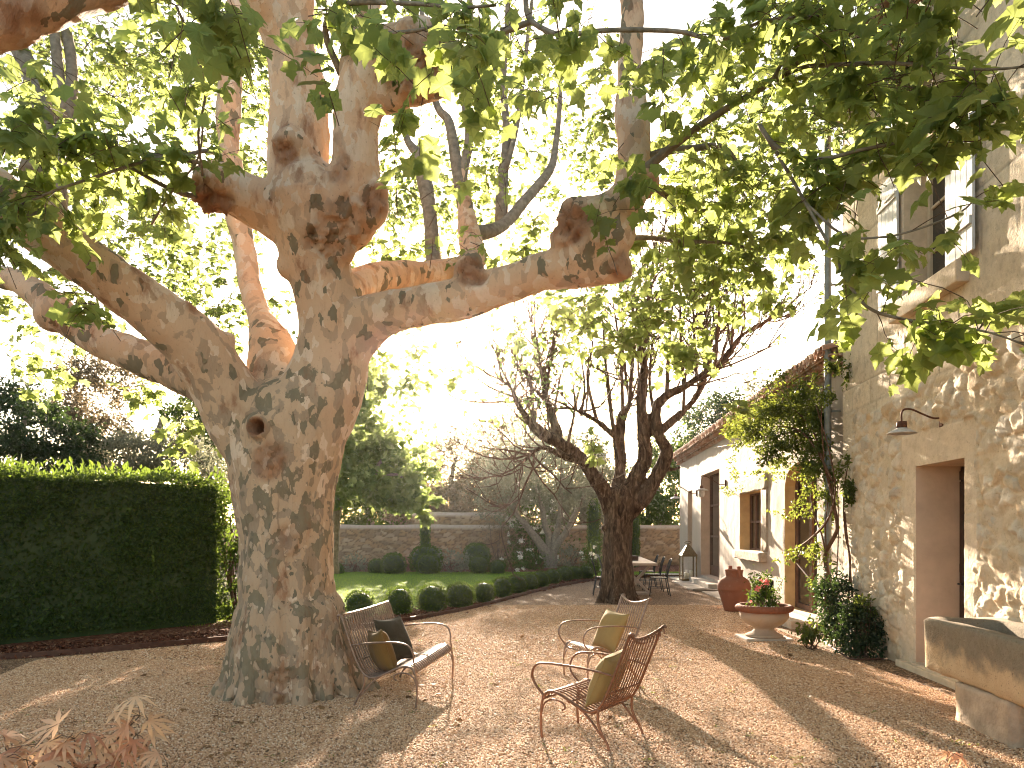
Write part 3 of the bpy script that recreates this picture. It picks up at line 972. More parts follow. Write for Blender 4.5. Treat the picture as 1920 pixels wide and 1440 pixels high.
# ---- garden wall at the back, with a higher stretch in the middle
gwall = thing('garden_wall', 'long old dry stone garden wall behind the box balls and olive', 'garden wall', (-2, 34, 0))
def gw(x0, x1, z1, y, name):
    xs = np.arange(x0, x1 + .001, .07); zs_ = np.arange(0, z1 + .001, .055)
    X, Z = np.meshgrid(xs, zs_, indexing='ij'); x, z = X.ravel(), Z.ravel()
    f1, bd, cid = cells(x + 40, z, .36, .17, 91, .08)
    L_ = np.random.default_rng(5).uniform(0, 1, (60000, 4))[cid % 60000]
    h = .05 * smooth(.03, .25, bd) * (.3 + .7 * L_[:, 0])
    top = z1 + .07 * fbm(np.stack([x * .5, x * 0, x * 0], 1), 3, 3)
    z = np.where(z > z1 - .04, top, z)
    pal = np.array([(.31, .20, .12), (.37, .25, .155), (.28, .175, .10), (.40, .285, .19), (.26, .175, .115), (.34, .21, .115)])
    col = pal[(L_[:, 1] * 6).astype(int) % 6] * (.85 + .3 * L_[:, 2])[:, None]
    j = smooth(.16, .03, bd)[:, None]
    col = col * (1 - j) + np.array((.17, .11, .068)) * j
    cap_ = smooth(z1 - .22, z1 - .10, z)[:, None]
    col = col * (1 - cap_) + np.array((.52, .43, .35)) * cap_
    idx = np.arange(len(x)).reshape(X.shape)
    f = np.stack([idx[:-1, :-1], idx[1:, :-1], idx[1:, 1:], idx[:-1, 1:]], -1).reshape(-1, 4)
    mb = MB(); mb.add(np.stack([x, y - h, z], 1), f, col)
    t0 = idx[:, -1]
    tv = np.stack([x[t0], y - h[t0], z[t0]], 1); bk = tv + np.array((0, .45, .0))
    n = len(t0)
    mb.add(np.concatenate([tv, bk]), np.stack([np.arange(n - 1), np.arange(1, n), np.arange(1, n) + n, np.arange(n - 1) + n], -1), np.tile((.50, .42, .34), (2 * n, 1)))
    mb.quad((x0, y + .45, 0), (x1, y + .45, 0), (x1, y + .45, z1), (x0, y + .45, z1), (.4, .3, .22))
    mb.quad((x0, y, 0), (x0, y + .45, 0), (x0, y + .45, z1), (x0, y, z1), (.4, .3, .22))
    mb.quad((x1, y, 0), (x1, y, z1), (x1, y + .45, z1), (x1, y + .45, 0), (.4, .3, .22))
    return mb.build(name, M['rubble_stone'], gwall, True)
gw(-14, 9.0, 1.84, 34.0, 'lower_wall')
gw(-4.6, -.2, 2.42, 34.5, 'upper_wall')
# ------------------------------------------------------------------ trees: trunks and limbs
def rows(pts, n=5):
    """(px, py, width px, distance) control rows -> dense (x, y, z, r)"""
    out = []
    for px, py, w, y in pts:
        p = at(px, py, y)
        out.append((*p, w / 2 / FOC * y))
    return dens(out, n)

def ball(mb, c, r, sub=2, sq=(1, 1, 1)):
    bm = bmesh.new(); bmesh.ops.create_icosphere(bm, subdivisions=sub, radius=1)
    v = np.array([p.co[:] for p in bm.verts]); bm.verts.index_update()
    f = [[p.index for p in q.verts] for q in bm.faces]; bm.free()
    mb.add(v * r * np.array(sq) + np.array(c), f)

def organic(name, tubes, knobs, voxel, m, parent, iters=5, amp=.03, freq=2.2, fine=.01, scars=(), holes=(), flute=None):
    mb = MB()
    for t_ in tubes:
        mb.tube(t_[:, :3], t_[:, 3], 18)
        ball(mb, t_[0, :3], t_[0, 3] * .98); ball(mb, t_[-1, :3], t_[-1, 3] * .98)
    for c_, r, *sq in knobs:
        ball(mb, c_, r, 3, sq[0] if sq else (1, 1, 1))
    tmp = mb.build('tmp', None)
    md = tmp.modifiers.new('r', 'REMESH'); md.mode = 'VOXEL'; md.voxel_size = voxel
    sm = tmp.modifiers.new('s', 'SMOOTH'); sm.iterations = iters; sm.factor = .5
    me = bpy.data.meshes.new_from_object(tmp.evaluated_get(bpy.context.evaluated_depsgraph_get()))
    old = tmp.data
    bpy.data.objects.remove(tmp); bpy.data.meshes.remove(old)
    n = len(me.vertices)
    v = np.zeros(n * 3, np.float32); me.vertices.foreach_get('co', v); v = v.reshape(-1, 3).astype(float)
    nn = np.zeros(n * 3, np.float32); me.vertices.foreach_get('normal', nn); nn = nn.reshape(-1, 3)
    d = amp * fbm(v * freq, 4, 5) + fine * fbm(v * freq * 6, 3, 9)
    if flute is not None: d = d + flute(v)
    tint = np.zeros((n, 3))
    for c_, r, s_, dep in scars:
        q = np.linalg.norm(v - np.array(c_), axis=1) / r
        q = q + .35 * fbm(v * 7, 3, 31)
        k = smooth(1.0, .55, q)
        tint[:, 0] = np.maximum(tint[:, 0], k * s_)
        d = d + k * dep * (1.9 * fbm(v * 12, 4, 77) - 1.1 * np.abs(fbm(v * 26, 3, 55)))
    v2 = v + nn * d[:, None]
    for (hx, hy), r, inward in holes:
        sx = 960 + FOC * v[:, 0] / v[:, 1]; sy = HORIZON - FOC * (v[:, 2] - EYE) / v[:, 1]
        cand = np.where(np.hypot(sx - hx, sy - hy) < 10)[0]
        c_ = v[cand[np.argmin(v[cand, 1])]]
        q = np.linalg.norm((v - np.array(c_)), axis=1) / r
        k = smooth(1.0, .45, q)[:, None]
        v2 = v2 + np.array(inward) * k
        rim = smooth(1.9, 1.1, q)[:, None] * (1 - k)
        v2 = v2 + nn * rim * .03
        tint[:, 0] = np.maximum(tint[:, 0], smooth(1.35, .9, q))
    me.vertices.foreach_set('co', (v2 - wloc(parent)).astype(np.float32).ravel())
    a_ = me.attributes.get('tint') or me.attributes.new('tint', 'FLOAT_COLOR', 'POINT')
    if a_.domain != 'POINT' or a_.data_type != 'FLOAT_COLOR':
        me.attributes.remove(a_); a_ = me.attributes.new('tint', 'FLOAT_COLOR', 'POINT')
    a_.data.foreach_set('color', np.concatenate([tint, np.ones((n, 1))], 1).astype(np.float32).ravel())
    me.polygons.foreach_set('use_smooth', np.ones(len(me.polygons), bool))
    me.materials.clear(); me.materials.append(m)
    me.name = name
    me.update()
    o = bpy.data.objects.new(name, me)
    COL.objects.link(o); o.parent = parent
    return o

# ---- the big plane tree
plane = thing('plane_tree', 'huge old plane tree with mottled flaking bark and knobbly pollarded limbs beside the bench', 'tree', (-2.25, 7.6, 0))
T = 7.6
trunk = rows([(548, 1345, 212, T), (547, 1300, 196, T), (546, 1240, 184, T), (541, 1160, 177, T), (537, 1080, 172, T), (536, 1000, 172, T), (535, 930, 186, T), (537, 860, 208, T), (550, 800, 206, T)])
leader = rows([(560, 830, 170, T), (592, 760, 158, T), (616, 690, 142, T), (622, 630, 130, 7.55), (612, 565, 118, 7.5), (596, 500, 122, 7.45), (588, 440, 150, 7.4), (588, 385, 168, 7.4)])
armL = rows([(580, 440, 110, 7.4), (520, 400, 96, 7.35), (455, 368, 84, 7.3), (412, 352, 72, 7.25)])
stemL = rows([(572, 400, 140, 7.4), (560, 320, 112, 7.4), (562, 240, 108, 7.4), (556, 160, 106, 7.4), (546, 90, 96, 7.35), (548, 20, 84, 7.3), (560, -80, 80, 7.2), (590, -260, 70, 7.2)])
stemL2 = rows([(548, 110, 90, 7.35), (516, 50, 66, 7.2), (480, -10, 62, 7.0), (440, -90, 58, 6.8)])
stemR = rows([(640, 410, 130, 7.35), (664, 330, 92, 7.25), (668, 260, 84, 7.2), (676, 190, 96, 7.15), (716, 130, 118, 7.1), (762, 104, 118, 7.05)])
stemR2 = rows([(676, 190, 80, 7.15), (668, 110, 56, 7.2), (690, 30, 46, 7.2), (700, -80, 42, 7.2)])
limbL = rows([(520, 860, 150, T), (462, 800, 134, 7.55), (420, 728, 120, 7.45), (372, 655, 112, 7.3), (300, 590, 102, 7.1), (215, 528, 96, 6.9), (120, 462, 92, 6.7), (40, 398, 90, 6.5), (-60, 330, 88, 6.3), (-220, 260, 84, 6.0)])
limbL2 = rows([(440, 760, 84, 7.65), (385, 722, 78, 7.75), (310, 690, 70, 7.9), (230, 655, 62, 8.0), (150, 622, 56, 8.1), (108, 585, 62, 8.1), (62, 545, 50, 8.2), (10, 520, 40, 8.3), (-120, 500, 34, 8.4)])
limbR = rows([(630, 660, 120, T), (680, 610, 96, 7.5), (730, 588, 82, 7.4), (800, 574, 76, 7.3), (872, 560, 74, 7.2), (945, 535, 70, 7.1), (1015, 512, 68, 7.0), (1080, 500, 78, 6.95), (1140, 494, 76, 6.9)])
limbRup = rows([(1085, 480, 100, 6.92), (1108, 430, 112, 6.9), (1150, 402, 84, 6.9), (1180, 360, 62, 6.95), (1188, 290, 60, 7.0), (1184, 210, 56, 7.05), (1180, 120, 48, 7.1), (1184, 40, 40, 7.15), (1178, -60, 34, 7.2)])
backR = rows([(640, 560, 90, 7.7), (690, 530, 66, 8.1), (760, 518, 56, 8.6), (840, 512, 54, 9.1), (886, 490, 52, 9.5), (880, 440, 44, 9.8), (872, 385, 32, 10), (867, 325, 22, 10.1)])
midB = rows([(545, 880, 150, 7.75), (532, 790, 132, 7.85), (520, 710, 112, 7.95), (510, 650, 84, 8.1), (492, 605, 56, 8.35), (474, 555, 48, 8.7), (460, 480, 46, 9.0), (440, 360, 42, 9.2), (428, 250, 46, 9.4), (432, 150, 40, 9.5), (440, 40, 36, 9.6), (446, -80, 32, 9.7)])
roots = []
for a, l, w in ((-165, .88, .10), (-140, .84, .10), (-115, .80, .11), (-90, .74, .10), (-65, .78, .10), (-40, .80, .10), (-15, .92, .11), (8, 1.0, .11), (30, .9, .10), (60, .8, .11), (95, .8, .11), (130, .8, .11), (165, .78, .10)):
    ca, sa = math.cos(math.radians(a)), math.sin(math.radians(a))
    b0 = np.array((-2.25, 7.6, 0))
    roots.append(np.array([(*(b0 + np.array((ca * .36, sa * .36, .85))), .16), (*(b0 + np.array((ca * .46, sa * .46, .42))), .15), (*(b0 + np.array((ca * l * .66, sa * l * .66, .12))), w), (*(b0 + np.array((ca * l * .82, sa * l * .82, -.06))), w * .75)]))
P_ = lambda px, py, y: at(px, py, y)
knobs = [(P_(405, 352, 7.2), .235), (P_(392, 368, 7.2), .15), (P_(690, 392, 7.25), .19), (P_(700, 362, 7.2), .13), (P_(785, 112, 7.0), .36), (P_(768, 150, 7.0), .24), (P_(736, 175, 7.05), .20),
         (P_(1150, 496, 6.92), .17), (P_(1088, 425, 6.85), .20), (P_(1064, 452, 6.85), .15), (P_(1080, 400, 6.85), .15), (P_(1148, 440, 6.9), .22), (P_(1215, 342, 6.9), .10), (P_(880, 512, 7.15), .14), (P_(884, 490, 7.2), .10),
         (P_(548, 272, 7.15), .16), (P_(355, 590, 7.2), .09), (P_(425, 640, 7.4), .10), (P_(490, 800, 7.15), .17), (P_(105, 590, 8.1), .22), (P_(548, 500, 7.38), .16), (P_(640, 470, 7.3), .14), (P_(500, 850, 7.25), .16)]
S = lambda px, py, y, r, s=1.0, d=.05: (P_(px, py, y), r, s, d)
scars = [S(398, 362, 7.15, .26, 1, .08), S(520, 280, 6.98, .22, .75), S(705, 372, 7.1, .20, .8), S(640, 430, 7.0, .42, .45), S(790, 120, 6.8, .40, .6, .06), S(1075, 420, 6.75, .28, 1, .08), S(1165, 500, 6.8, .16, .7), S(1215, 345, 6.85, .12, .8),
         S(882, 505, 7.0, .20, .9, .06), S(605, 470, 6.95, .30, .4), S(500, 865, 7.0, .24, .7, .04), S(445, 760, 7.1, .13, .7), S(355, 585, 7.1, .12, .8), S(545, 1010, 7.0, .30, .45), S(620, 300, 6.9, .25, .6), S(600, 240, 6.9, .22, .7), S(115, 600, 7.9, .2, .6),
         S(520, 1290, 6.9, .25, .35), S(660, 640, 7.1, .12, .5), S(545, 60, 6.9, .25, .5)]
def flutes(v):
    a = np.arctan2(v[:, 1] - 7.6, v[:, 0] + 2.25)
    low = smooth(1.2, .1, v[:, 2])
    return .022 * low * np.sin(a * 9 + 1.3 * np.sin(a * 2)) + .012 * smooth(3, .5, v[:, 2]) * np.sin(a * 11 + v[:, 2] * .6)
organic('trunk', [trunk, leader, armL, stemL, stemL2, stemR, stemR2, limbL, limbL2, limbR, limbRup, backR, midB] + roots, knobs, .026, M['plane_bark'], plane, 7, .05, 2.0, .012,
        scars, [((487, 803), .08, (.05, .34, -.03))], flutes)

# ---- limb of a second plane tree that stands out of frame, top left
plane2 = thing('plane_tree', 'orange barked plane limb reaching into the top left corner from a neighbouring plane tree', 'tree', (-4.3, 2.6, 0))
o2 = np.array([(-4.3, 2.6, -.1, .42), (-4.3, 2.6, 1.5, .36), (-4.25, 2.7, 2.6, .36), (-4.0, 3.0, 3.3, .28), (-3.6, 3.5, 3.85, .22), (-3.05, 4.0, 4.35, .19), (-2.62, 4.3, 4.74, .17), (-2.2, 4.6, 5.2, .17), (-1.5, 4.9, 6.0, .15)])
o3 = np.array([(-4.25, 2.6, 2.4, .3), (-4.6, 2.3, 3.4, .26), (-5.0, 2.0, 4.6, .2), (-5.2, 1.9, 6.0, .15)])
organic('trunk', [dens(o2, 5), dens(o3, 4)], [((-2.72, 4.2, 4.68), .2), ((-4.2, 2.7, 2.7), .4)], .04, M['plane_bark'], plane2, 6, .05, 2.0, .012, [((-2.8, 4.1, 4.6), .3, .8, .05)])

# ---- dark gnarled tree in the middle
G = 16.9
gn = thing('gnarled_tree', 'dark furrowed many stemmed old tree growing from the gravel by the dining table', 'tree', at(1160, 1130, G) * np.array((1, 1, 0)))
def gr(pts, n=4, dy=0.0):
    return rows([(a, b, w, G + (k * dy)) for k, (a, b, w) in enumerate(pts)], n)
gt = gr([(1161, 1142, 78), (1160, 1112, 66), (1158, 1070, 57), (1157, 1020, 53), (1159, 975, 54), (1164, 935, 62)])
g1 = gr([(1150, 960, 38), (1125, 910, 29), (1086, 856, 25), (1043, 828, 22), (1004, 803, 19), (974, 764, 13), (958, 727, 9), (938, 710, 5)], 4, -.12)
g1b = gr([(1052, 838, 19), (1040, 795, 16), (1024, 748, 13), (1019, 712, 10), (1006, 655, 6), (1000, 610, 3)], 4, .1)
g1c = gr([(1085, 862, 15), (1062, 858, 12), (1030, 842, 10), (1008, 842, 9), (985, 862, 5), (974, 880, 3)], 4, -.1)
g2 = gr([(1158, 935, 31), (1160, 905, 24), (1163, 862, 22), (1160, 815, 22), (1168, 775, 19), (1180, 757, 12), (1174, 713, 9), (1166, 640, 6), (1160, 560, 3)], 4, .08)
g2b = gr([(1156, 822, 12), (1120, 790, 10), (1074, 767, 8), (1034, 760, 5), (1000, 750, 3)], 4, -.15)
g3 = gr([(1170, 945, 36), (1188, 903, 31), (1209, 862, 28), (1207, 812, 25), (1203, 763, 22), (1207, 697, 15), (1214, 600, 9), (1220, 520, 4)], 4, -.05)
g4 = gr([(1185, 955, 34), (1208, 930, 30), (1234, 888, 27), (1250, 846, 23), (1234, 812, 22), (1230, 765, 20), (1252, 740, 18), (1282, 726, 15), (1306, 711, 15), (1341, 690, 14), (1371, 655, 11), (1396, 624, 8), (1440, 602, 4), (1482, 590, 3)], 4, -.06)
g4b = gr([(1240, 806, 17), (1281, 772, 13), (1312, 733, 10), (1326, 690, 7), (1334, 640, 4)], 4, .15)
g4c = gr([(1244, 878, 14), (1262, 880, 9), (1274, 877, 7)], 4)
g4d = gr([(1336, 694, 9), (1322, 650, 7), (1316, 600, 4), (1322, 540, 3)], 4, .1)
groots = []
for a in (-165, -110, -70, -20, 40, 120):
    ca, sa = math.cos(math.radians(a)), math.sin(math.radians(a)); b0 = at(1160, 1130, G) * np.array((1, 1, 0))
    groots.append(np.array([(*(b0 + np.array((ca * .22, sa * .22, .5))), .13), (*(b0 + np.array((ca * .34, sa * .34, .16))), .11), (*(b0 + np.array((ca * .52, sa * .52, -.08))), .08)]))
organic('trunk', [gt, g1, g1b, g1c, g2, g2b, g3, g4, g4b, g4c, g4d] + groots, [(at(1136, 990, G - .1), .10), (at(1180, 965, G), .14)], .026, M['dark_bark'], gn, 3, .05, 3.0, .02, (), (),
        lambda v: .03 * smooth(2.5, .3, v[:, 2]) * np.sin(np.arctan2(v[:, 1] - G, v[:, 0] - 2.41) * 6 + v[:, 2] * .7))

# ------------------------------------------------------------------ foliage
def fan(outline, cen, zf):
    pts = [cen] + list(outline) + [(-x, y) for x, y in outline[-2:0:-1]]
    p = np.array([(x, y, zf(x, y)) for x, y in pts])
    n = len(p) - 1
    return p, np.array([(0, 1 + k, 1 + (k + 1) % n) for k in range(n)])
zl = lambda x, y: .22 * abs(x) - .55 * x * x - .30 * max(0, y - .35) ** 2
LEAF = {
    'near': fan([(0, 0), (.15, -.06), (.35, -.01), (.33, .09), (.42, .20), (.62, .36), (.50, .43), (.42, .49), (.27, .52), (.33, .66), (.20, .74), (0, 1.0)], (0, .40), zl),
    'mid': fan([(0, 0), (.34, -.02), (.34, .13), (.62, .38), (.28, .51), (.27, .68), (0, 1)], (0, .40), zl),
    'far': fan([(0, 0), (.45, .06), (.55, .45), (.25, .6), (0, 1)], (0, .45), zl),
    'oval': fan([(0, 0), (.20, .2), (.26, .5), (.15, .8), (0, 1)], (0, .45), lambda x, y: .3 * abs(x) - .2 * y * y),
    'dia': (np.array([(0, 0, 0), (.28, .42, .07), (0, 1, -.08), (-.28, .42, .07)]), np.array([(0, 1, 2), (0, 2, 3)])),
}
class Crown:
    def __init__(s, tm, tint=(0, 1)):
        s.tm = tm; s.p, s.y, s.n, s.s, s.h = [], [], [], [], []
        s.wood = MB(); s.tint = tint
    def leaves(s, p, y, n, size, hue=None):
        p = np.asarray(p)
        y = nrm(y); n = np.asarray(n); n = nrm(n - y * (n * y).sum(1, keepdims=True))
        s.p.append(p); s.y.append(y); s.n.append(n)
        s.s.append(np.full(len(p), size) if np.isscalar(size) else size)
        s.h.append(R.uniform(s.tint[0], s.tint[1], len(p)) if hue is None else hue)
    def twig(s, a, b, r=.006, nl=7, size=.16, sag=.12, t0=.25, droop=.55, sides=4):
        a, b = np.asarray(a, float), np.asarray(b, float)
        L = np.linalg.norm(b - a)
        k = np.linspace(0, 1, 6)[:, None]
        w = R.normal(0, .05 * L, 3)
        pts = a + (b - a) * k + np.array((0, 0, 1.0)) * sag * L * np.sin(k * math.pi) + w * np.sin(k * math.pi) ** 2
        s.wood.tube(pts, np.linspace(r, r * .45, 6), sides, False)
        if nl < 1: return
        tt = np.concatenate([np.sort(R.uniform(t0, 1, max(nl - 1, 0))), [1.0]])
        q = np.stack([np.interp(tt, k[:, 0], pts[:, j]) for j in range(3)], 1)
        d = nrm(b - a)
        sd = nrm(np.cross(d, (0, 0, 1)) + 1e-6)
        sg = np.where(np.arange(nl) % 2 == 0, 1, -1)[:, None]
        y = sd * sg * R.uniform(.3, 1, (nl, 1)) + d * R.uniform(.1, .9, (nl, 1)) + np.array((0, 0, -1.0)) * R.uniform(droop - .45, droop + .45, (nl, 1)) + R.normal(0, .25, (nl, 3))
        y = nrm(y)
        n = np.array((0, 0, 1.0)) + R.normal(0, .45, (nl, 3)) + d * .3
        sz = size * R.uniform(.42, 1.25, nl)
        s.leaves(q + y * sz[:, None] * .22, y, n, sz)
    def blob(s, c, rad, nt, size, per=7, tl=(.35, .8), anchor=None, droop=.55, r=.006, sag=.1):
        c = np.asarray(c); rad = np.asarray(rad)
        for _ in range(nt):
            u = nrm(R.normal(0, 1, 3)) * R.uniform(0, 1) ** .45
            e = c + u * rad
            anc = c if anchor is None else np.asarray(anchor)
            d = nrm(nrm(e - anc) + R.normal(0, .35, 3) + np.array((0, 0, .1)))
            L = R.uniform(*tl)
            s.twig(e - d * L, e, r, per, size, sag, .2, droop)
    def cloud(s, c, rad, n, size, lean=.5, clump=0, cs=.25, up=.6):
        """leaves spread through a volume, in clumps"""
        c = np.asarray(c); rad = np.asarray(rad)
        if clump:
            cc = nrm(R.normal(0, 1, (clump, 3))) * R.uniform(.25, 1, (clump, 1)) ** .5
            i = R.integers(0, clump, n)
            u = cc[i] + R.normal(0, cs, (n, 3)) * R.uniform(.5, 1.3, clump)[i][:, None]
        else:
            u = nrm(R.normal(0, 1, (n, 3))) * R.uniform(0, 1, (n, 1)) ** .4
        p = c + u * rad
        y = nrm(u) * lean + R.normal(0, .6, (n, 3)) + np.array((0, 0, -.25))
        nn = np.array((0, 0, up)) + R.normal(0, .6, (n, 3))
        s.leaves(p, y, nn, size * R.uniform(.6, 1.25, n))
    def build(s, name, m, parent=None, wood=None, wm=None, local=False):
        t, f = LEAF[s.tm]
        p, y, n = np.concatenate(s.p), np.concatenate(s.y), np.concatenate(s.n)
        sz, hu = np.concatenate(s.s), np.concatenate(s.h)
        x = np.cross(y, n)
        k = len(p)
        zz = R.uniform(.2, 2.8, (k, 1)) ; xs_ = R.uniform(.85, 1.1, (k, 1))
        v = p[:, None] + sz[:, None, None] * (x[:, None] * (t[:, 0] * xs_)[..., None] + y[:, None] * t[None, :, 1, None] + n[:, None] * (t[:, 2] * zz)[..., None])
        mb = MB()
        fc = (f[None] + (np.arange(k) * len(t))[:, None, None]).reshape(-1, 3)
        lt = np.clip(R.normal(.5, .22, k), 0, 1)
        tn = np.repeat(np.stack([hu, lt, hu * 0], 1), len(t), 0)
        mb.add(v.reshape(-1, 3), fc, tn)
        o = mb.build(name, m, parent, False, local)
        if wood and s.wood.v:
            s.wood.build(wood, wm, parent, True, local)
        return o

def px_rad(rx, ry, y, ry_m):
    return np.array((rx / FOC * y, ry_m, ry / FOC * y))
# ---- crown of the big plane: near fringe, mid canopy, far canopy
near, mid_, far_ = Crown('near'), Crown('mid'), Crown('far')
def branch(mb, pts, n=4, sides=7):
    t_ = rows(pts, n)
    mb.tube(t_[:, :3], t_[:, 3], sides)
    return t_
BR = MB()
# main visible branches (px, py, width, distance)
brs = [
    [(1196, 330, 20, 6.9), (1245, 288, 17, 6.8), (1300, 245, 14, 6.6), (1360, 205, 13, 6.4), (1420, 170, 12, 6.2), (1480, 128, 11, 6.0), (1540, 90, 9, 5.8), (1600, 60, 7, 5.6)],
    [(1200, 300, 15, 6.9), (1240, 285, 14, 7.0), (1300, 278, 13, 7.2), (1350, 275, 12, 7.4), (1378, 300, 9, 7.5), (1390, 340, 6, 7.6)],
    [(1420, 170, 9, 6.2), (1500, 128, 8, 6.0), (1560, 122, 8, 5.6), (1660, 118, 7, 5.2), (1760, 125, 6, 4.9), (1860, 130, 5, 4.7), (1960, 120, 4, 4.5)],
    [(985, -20, 10, 6.2), (990, 30, 10, 6.2), (1020, 55, 10, 6.1), (1060, 66, 10, 6.0), (1120, 58, 9, 5.9), (1200, 56, 9, 5.8), (1280, 60, 8, 5.7), (1350, 76, 7, 5.6), (1430, 40, 6, 5.5), (1540, 30, 5, 5.3)],
    [(940, 60, 14, 6.3), (975, 48, 12, 6.3), (1000, 40, 10, 6.2)],
    [(1424, 235, 9, 5.9), (1450, 270, 9, 5.8), (1490, 293, 9, 5.7), (1545, 298, 8, 5.6), (1610, 282, 7, 5.5), (1660, 272, 6, 5.4), (1720, 262, 4, 5.3)],
    [(1424, 235, 7, 6.0), (1470, 310, 7, 5.8), (1510, 380, 6, 5.6), (1560, 470, 6, 5.3), (1585, 520, 6, 5.2), (1625, 575, 6, 5.1), (1690, 598, 6, 5.05), (1780, 610, 5, 5.0), (1860, 625, 4, 4.95), (1930, 650, 4, 4.9)],
    [(1510, 380, 5, 5.6), (1580, 440, 5, 5.3), (1650, 445, 4, 5.2), (1720, 430, 4, 5.1), (1800, 398, 4, 5.0), (1830, 370, 3, 4.95)],
    [(1150, 455, 13, 6.9), (1200, 445, 10, 7.2), (1280, 452, 8, 7.5), (1360, 455, 6, 7.8), (1420, 470, 4, 8)],
    [(1220, 345, 12, 6.9), (1260, 375, 10, 7.2), (1310, 395, 8, 7.5), (1350, 385, 6, 7.7), (1385, 355, 4, 7.9)],
    [(398, 372, 12, 7.2), (350, 365, 10, 7.0), (300, 345, 8, 6.8), (240, 312, 7, 6.6), (190, 300, 5, 6.4)],
    [(430, 330, 9, 7.2), (400, 285, 8, 7.0), (350, 290, 8, 6.8), (280, 300, 7, 6.6), (200, 325, 6, 6.3), (110, 355, 5, 6.1), (20, 392, 5, 5.9)],
    [(440, 320, 8, 7.2), (400, 310, 8, 7.0), (250, 285, 7, 6.6), (120, 275, 6, 6.2), (-20, 270, 5, 5.9)],
    [(380, 330, 5, 6.6), (372, 250, 5, 6.2), (385, 170, 5, 6.0), (360, 80, 5, 5.8), (330, 10, 5, 5.6)],
    [(285, 420, 5, 7), (320, 362, 4, 6.8), (370, 300, 4, 6.6), (382, 220, 4, 6.4)],
    [(60, 330, 50, 8), (85, 230, 40, 8.3), (60, 140, 34, 8.6), (20, 60, 30, 8.9), (-30, -40, 28, 9.2)],
    [(100, 400, 44, 7.8), (118, 260, 38, 8.2), (135, 150, 22, 8.4), (125, 60, 20, 8.6), (100, -40, 18, 8.8)],
    [(118, 230, 26, 8.2), (108, 120, 20, 8.4), (100, 20, 18, 8.6), (98, -60, 16, 8.7)],
    [(866, 330, 22, 10.1), (880, 260, 17, 10.2), (872, 180, 15, 10.4), (884, 90, 12, 10.6), (880, -20, 10, 10.8)],
    [(872, 390, 30, 10), (858, 320, 24, 10.1), (842, 230, 18, 10.3), (820, 200, 14, 10.4), (800, 120, 10, 10.6), (790, 10, 8, 10.8)],
    [(880, 440, 34, 9.9), (940, 425, 24, 10.4), (985, 375, 20, 10.8), (1030, 320, 17, 11.2), (1042, 270, 12, 11.4), (1050, 180, 9, 11.6), (1046, 60, 8, 11.8)],
    [(940, 420, 26, 10.6), (942, 340, 22, 10.8), (950, 260, 16, 11), (944, 150, 12, 11.2), (952, 30, 10, 11.4), (950, -60, 9, 11.5)],
    [(812, 470, 30, 9.6), (806, 400, 26, 9.8), (796, 340, 30, 10), (784, 290, 22, 10.1), (760, 250, 12, 10.3), (750, 120, 8, 10.6)],
    [(812, 540, 30, 9.0), (812, 470, 30, 9.6)],
    [(948, 320, 12, 10.8), (970, 230, 10, 11), (985, 110, 8, 11.3), (1000, -20, 6, 11.5)],
    [(640, 140, 14, 7.2), (610, 60, 12, 7.0), (640, 10, 10, 6.8), (760, 6, 8, 6.4), (860, 14, 6, 6.1), (930, 10, 5, 6.0)],
    [(700, 30, 12, 7.2), (690, 60, 8, 6.8), (760, 60, 7, 6.4), (850, 50, 6, 6.2), (930, 100, 5, 6.0), (900, 190, 4, 5.9)],
    [(1500, 115, 7, 5.9), (1490, 60, 8, 5.8), (1510, -10, 8, 5.7)],
    [(1440, 165, 7, 6.0), (1470, 110, 8, 5.9), (1500, 40, 8, 5.8), (1510, -30, 8, 5.7)],
]
for b in brs:
    branch(BR, b)
# side shoots along the branches, each with its leaves
def shoots(pts, crown, n, size, L=(.25, .6), per=6, r=.004, droop=.6, spread=1.0, t0=0.15):
    t_ = rows(pts, 6)
    for _ in range(n):
        i = R.integers(int(t0 * len(t_)), len(t_))
        a = t_[i, :3]
        tg = nrm(t_[min(i + 1, len(t_) - 1), :3] - t_[max(i - 1, 0), :3])
        d = nrm(tg * R.uniform(.2, 1) + R.normal(0, .6, 3) * spread + np.array((0, 0, -.1)))
        crown.twig(a, a + d * R.uniform(*L), r, per, size, .08, .25, droop)
for k, n in ((0, 20), (2, 20), (3, 18), (5, 12), (6, 16), (7, 7), (1, 8)):
    shoots(brs[k], near, n, .155)
shoots(brs[6][3:], near, 16, .17, (.12, .35), 4)
for k, n in ((8, 22), (9, 18)): shoots(brs[k], mid_, n, .16)
for k, n, t0 in ((10, 14, .45), (11, 20, .42), (12, 18, .35), (13, 14, .3), (14, 8, .3)): shoots(brs[k], near, n, .155, t0=t0)
for k, n in ((25, 16), (26, 20), (27, 14), (28, 14)): shoots(brs[k], near, n, .155)
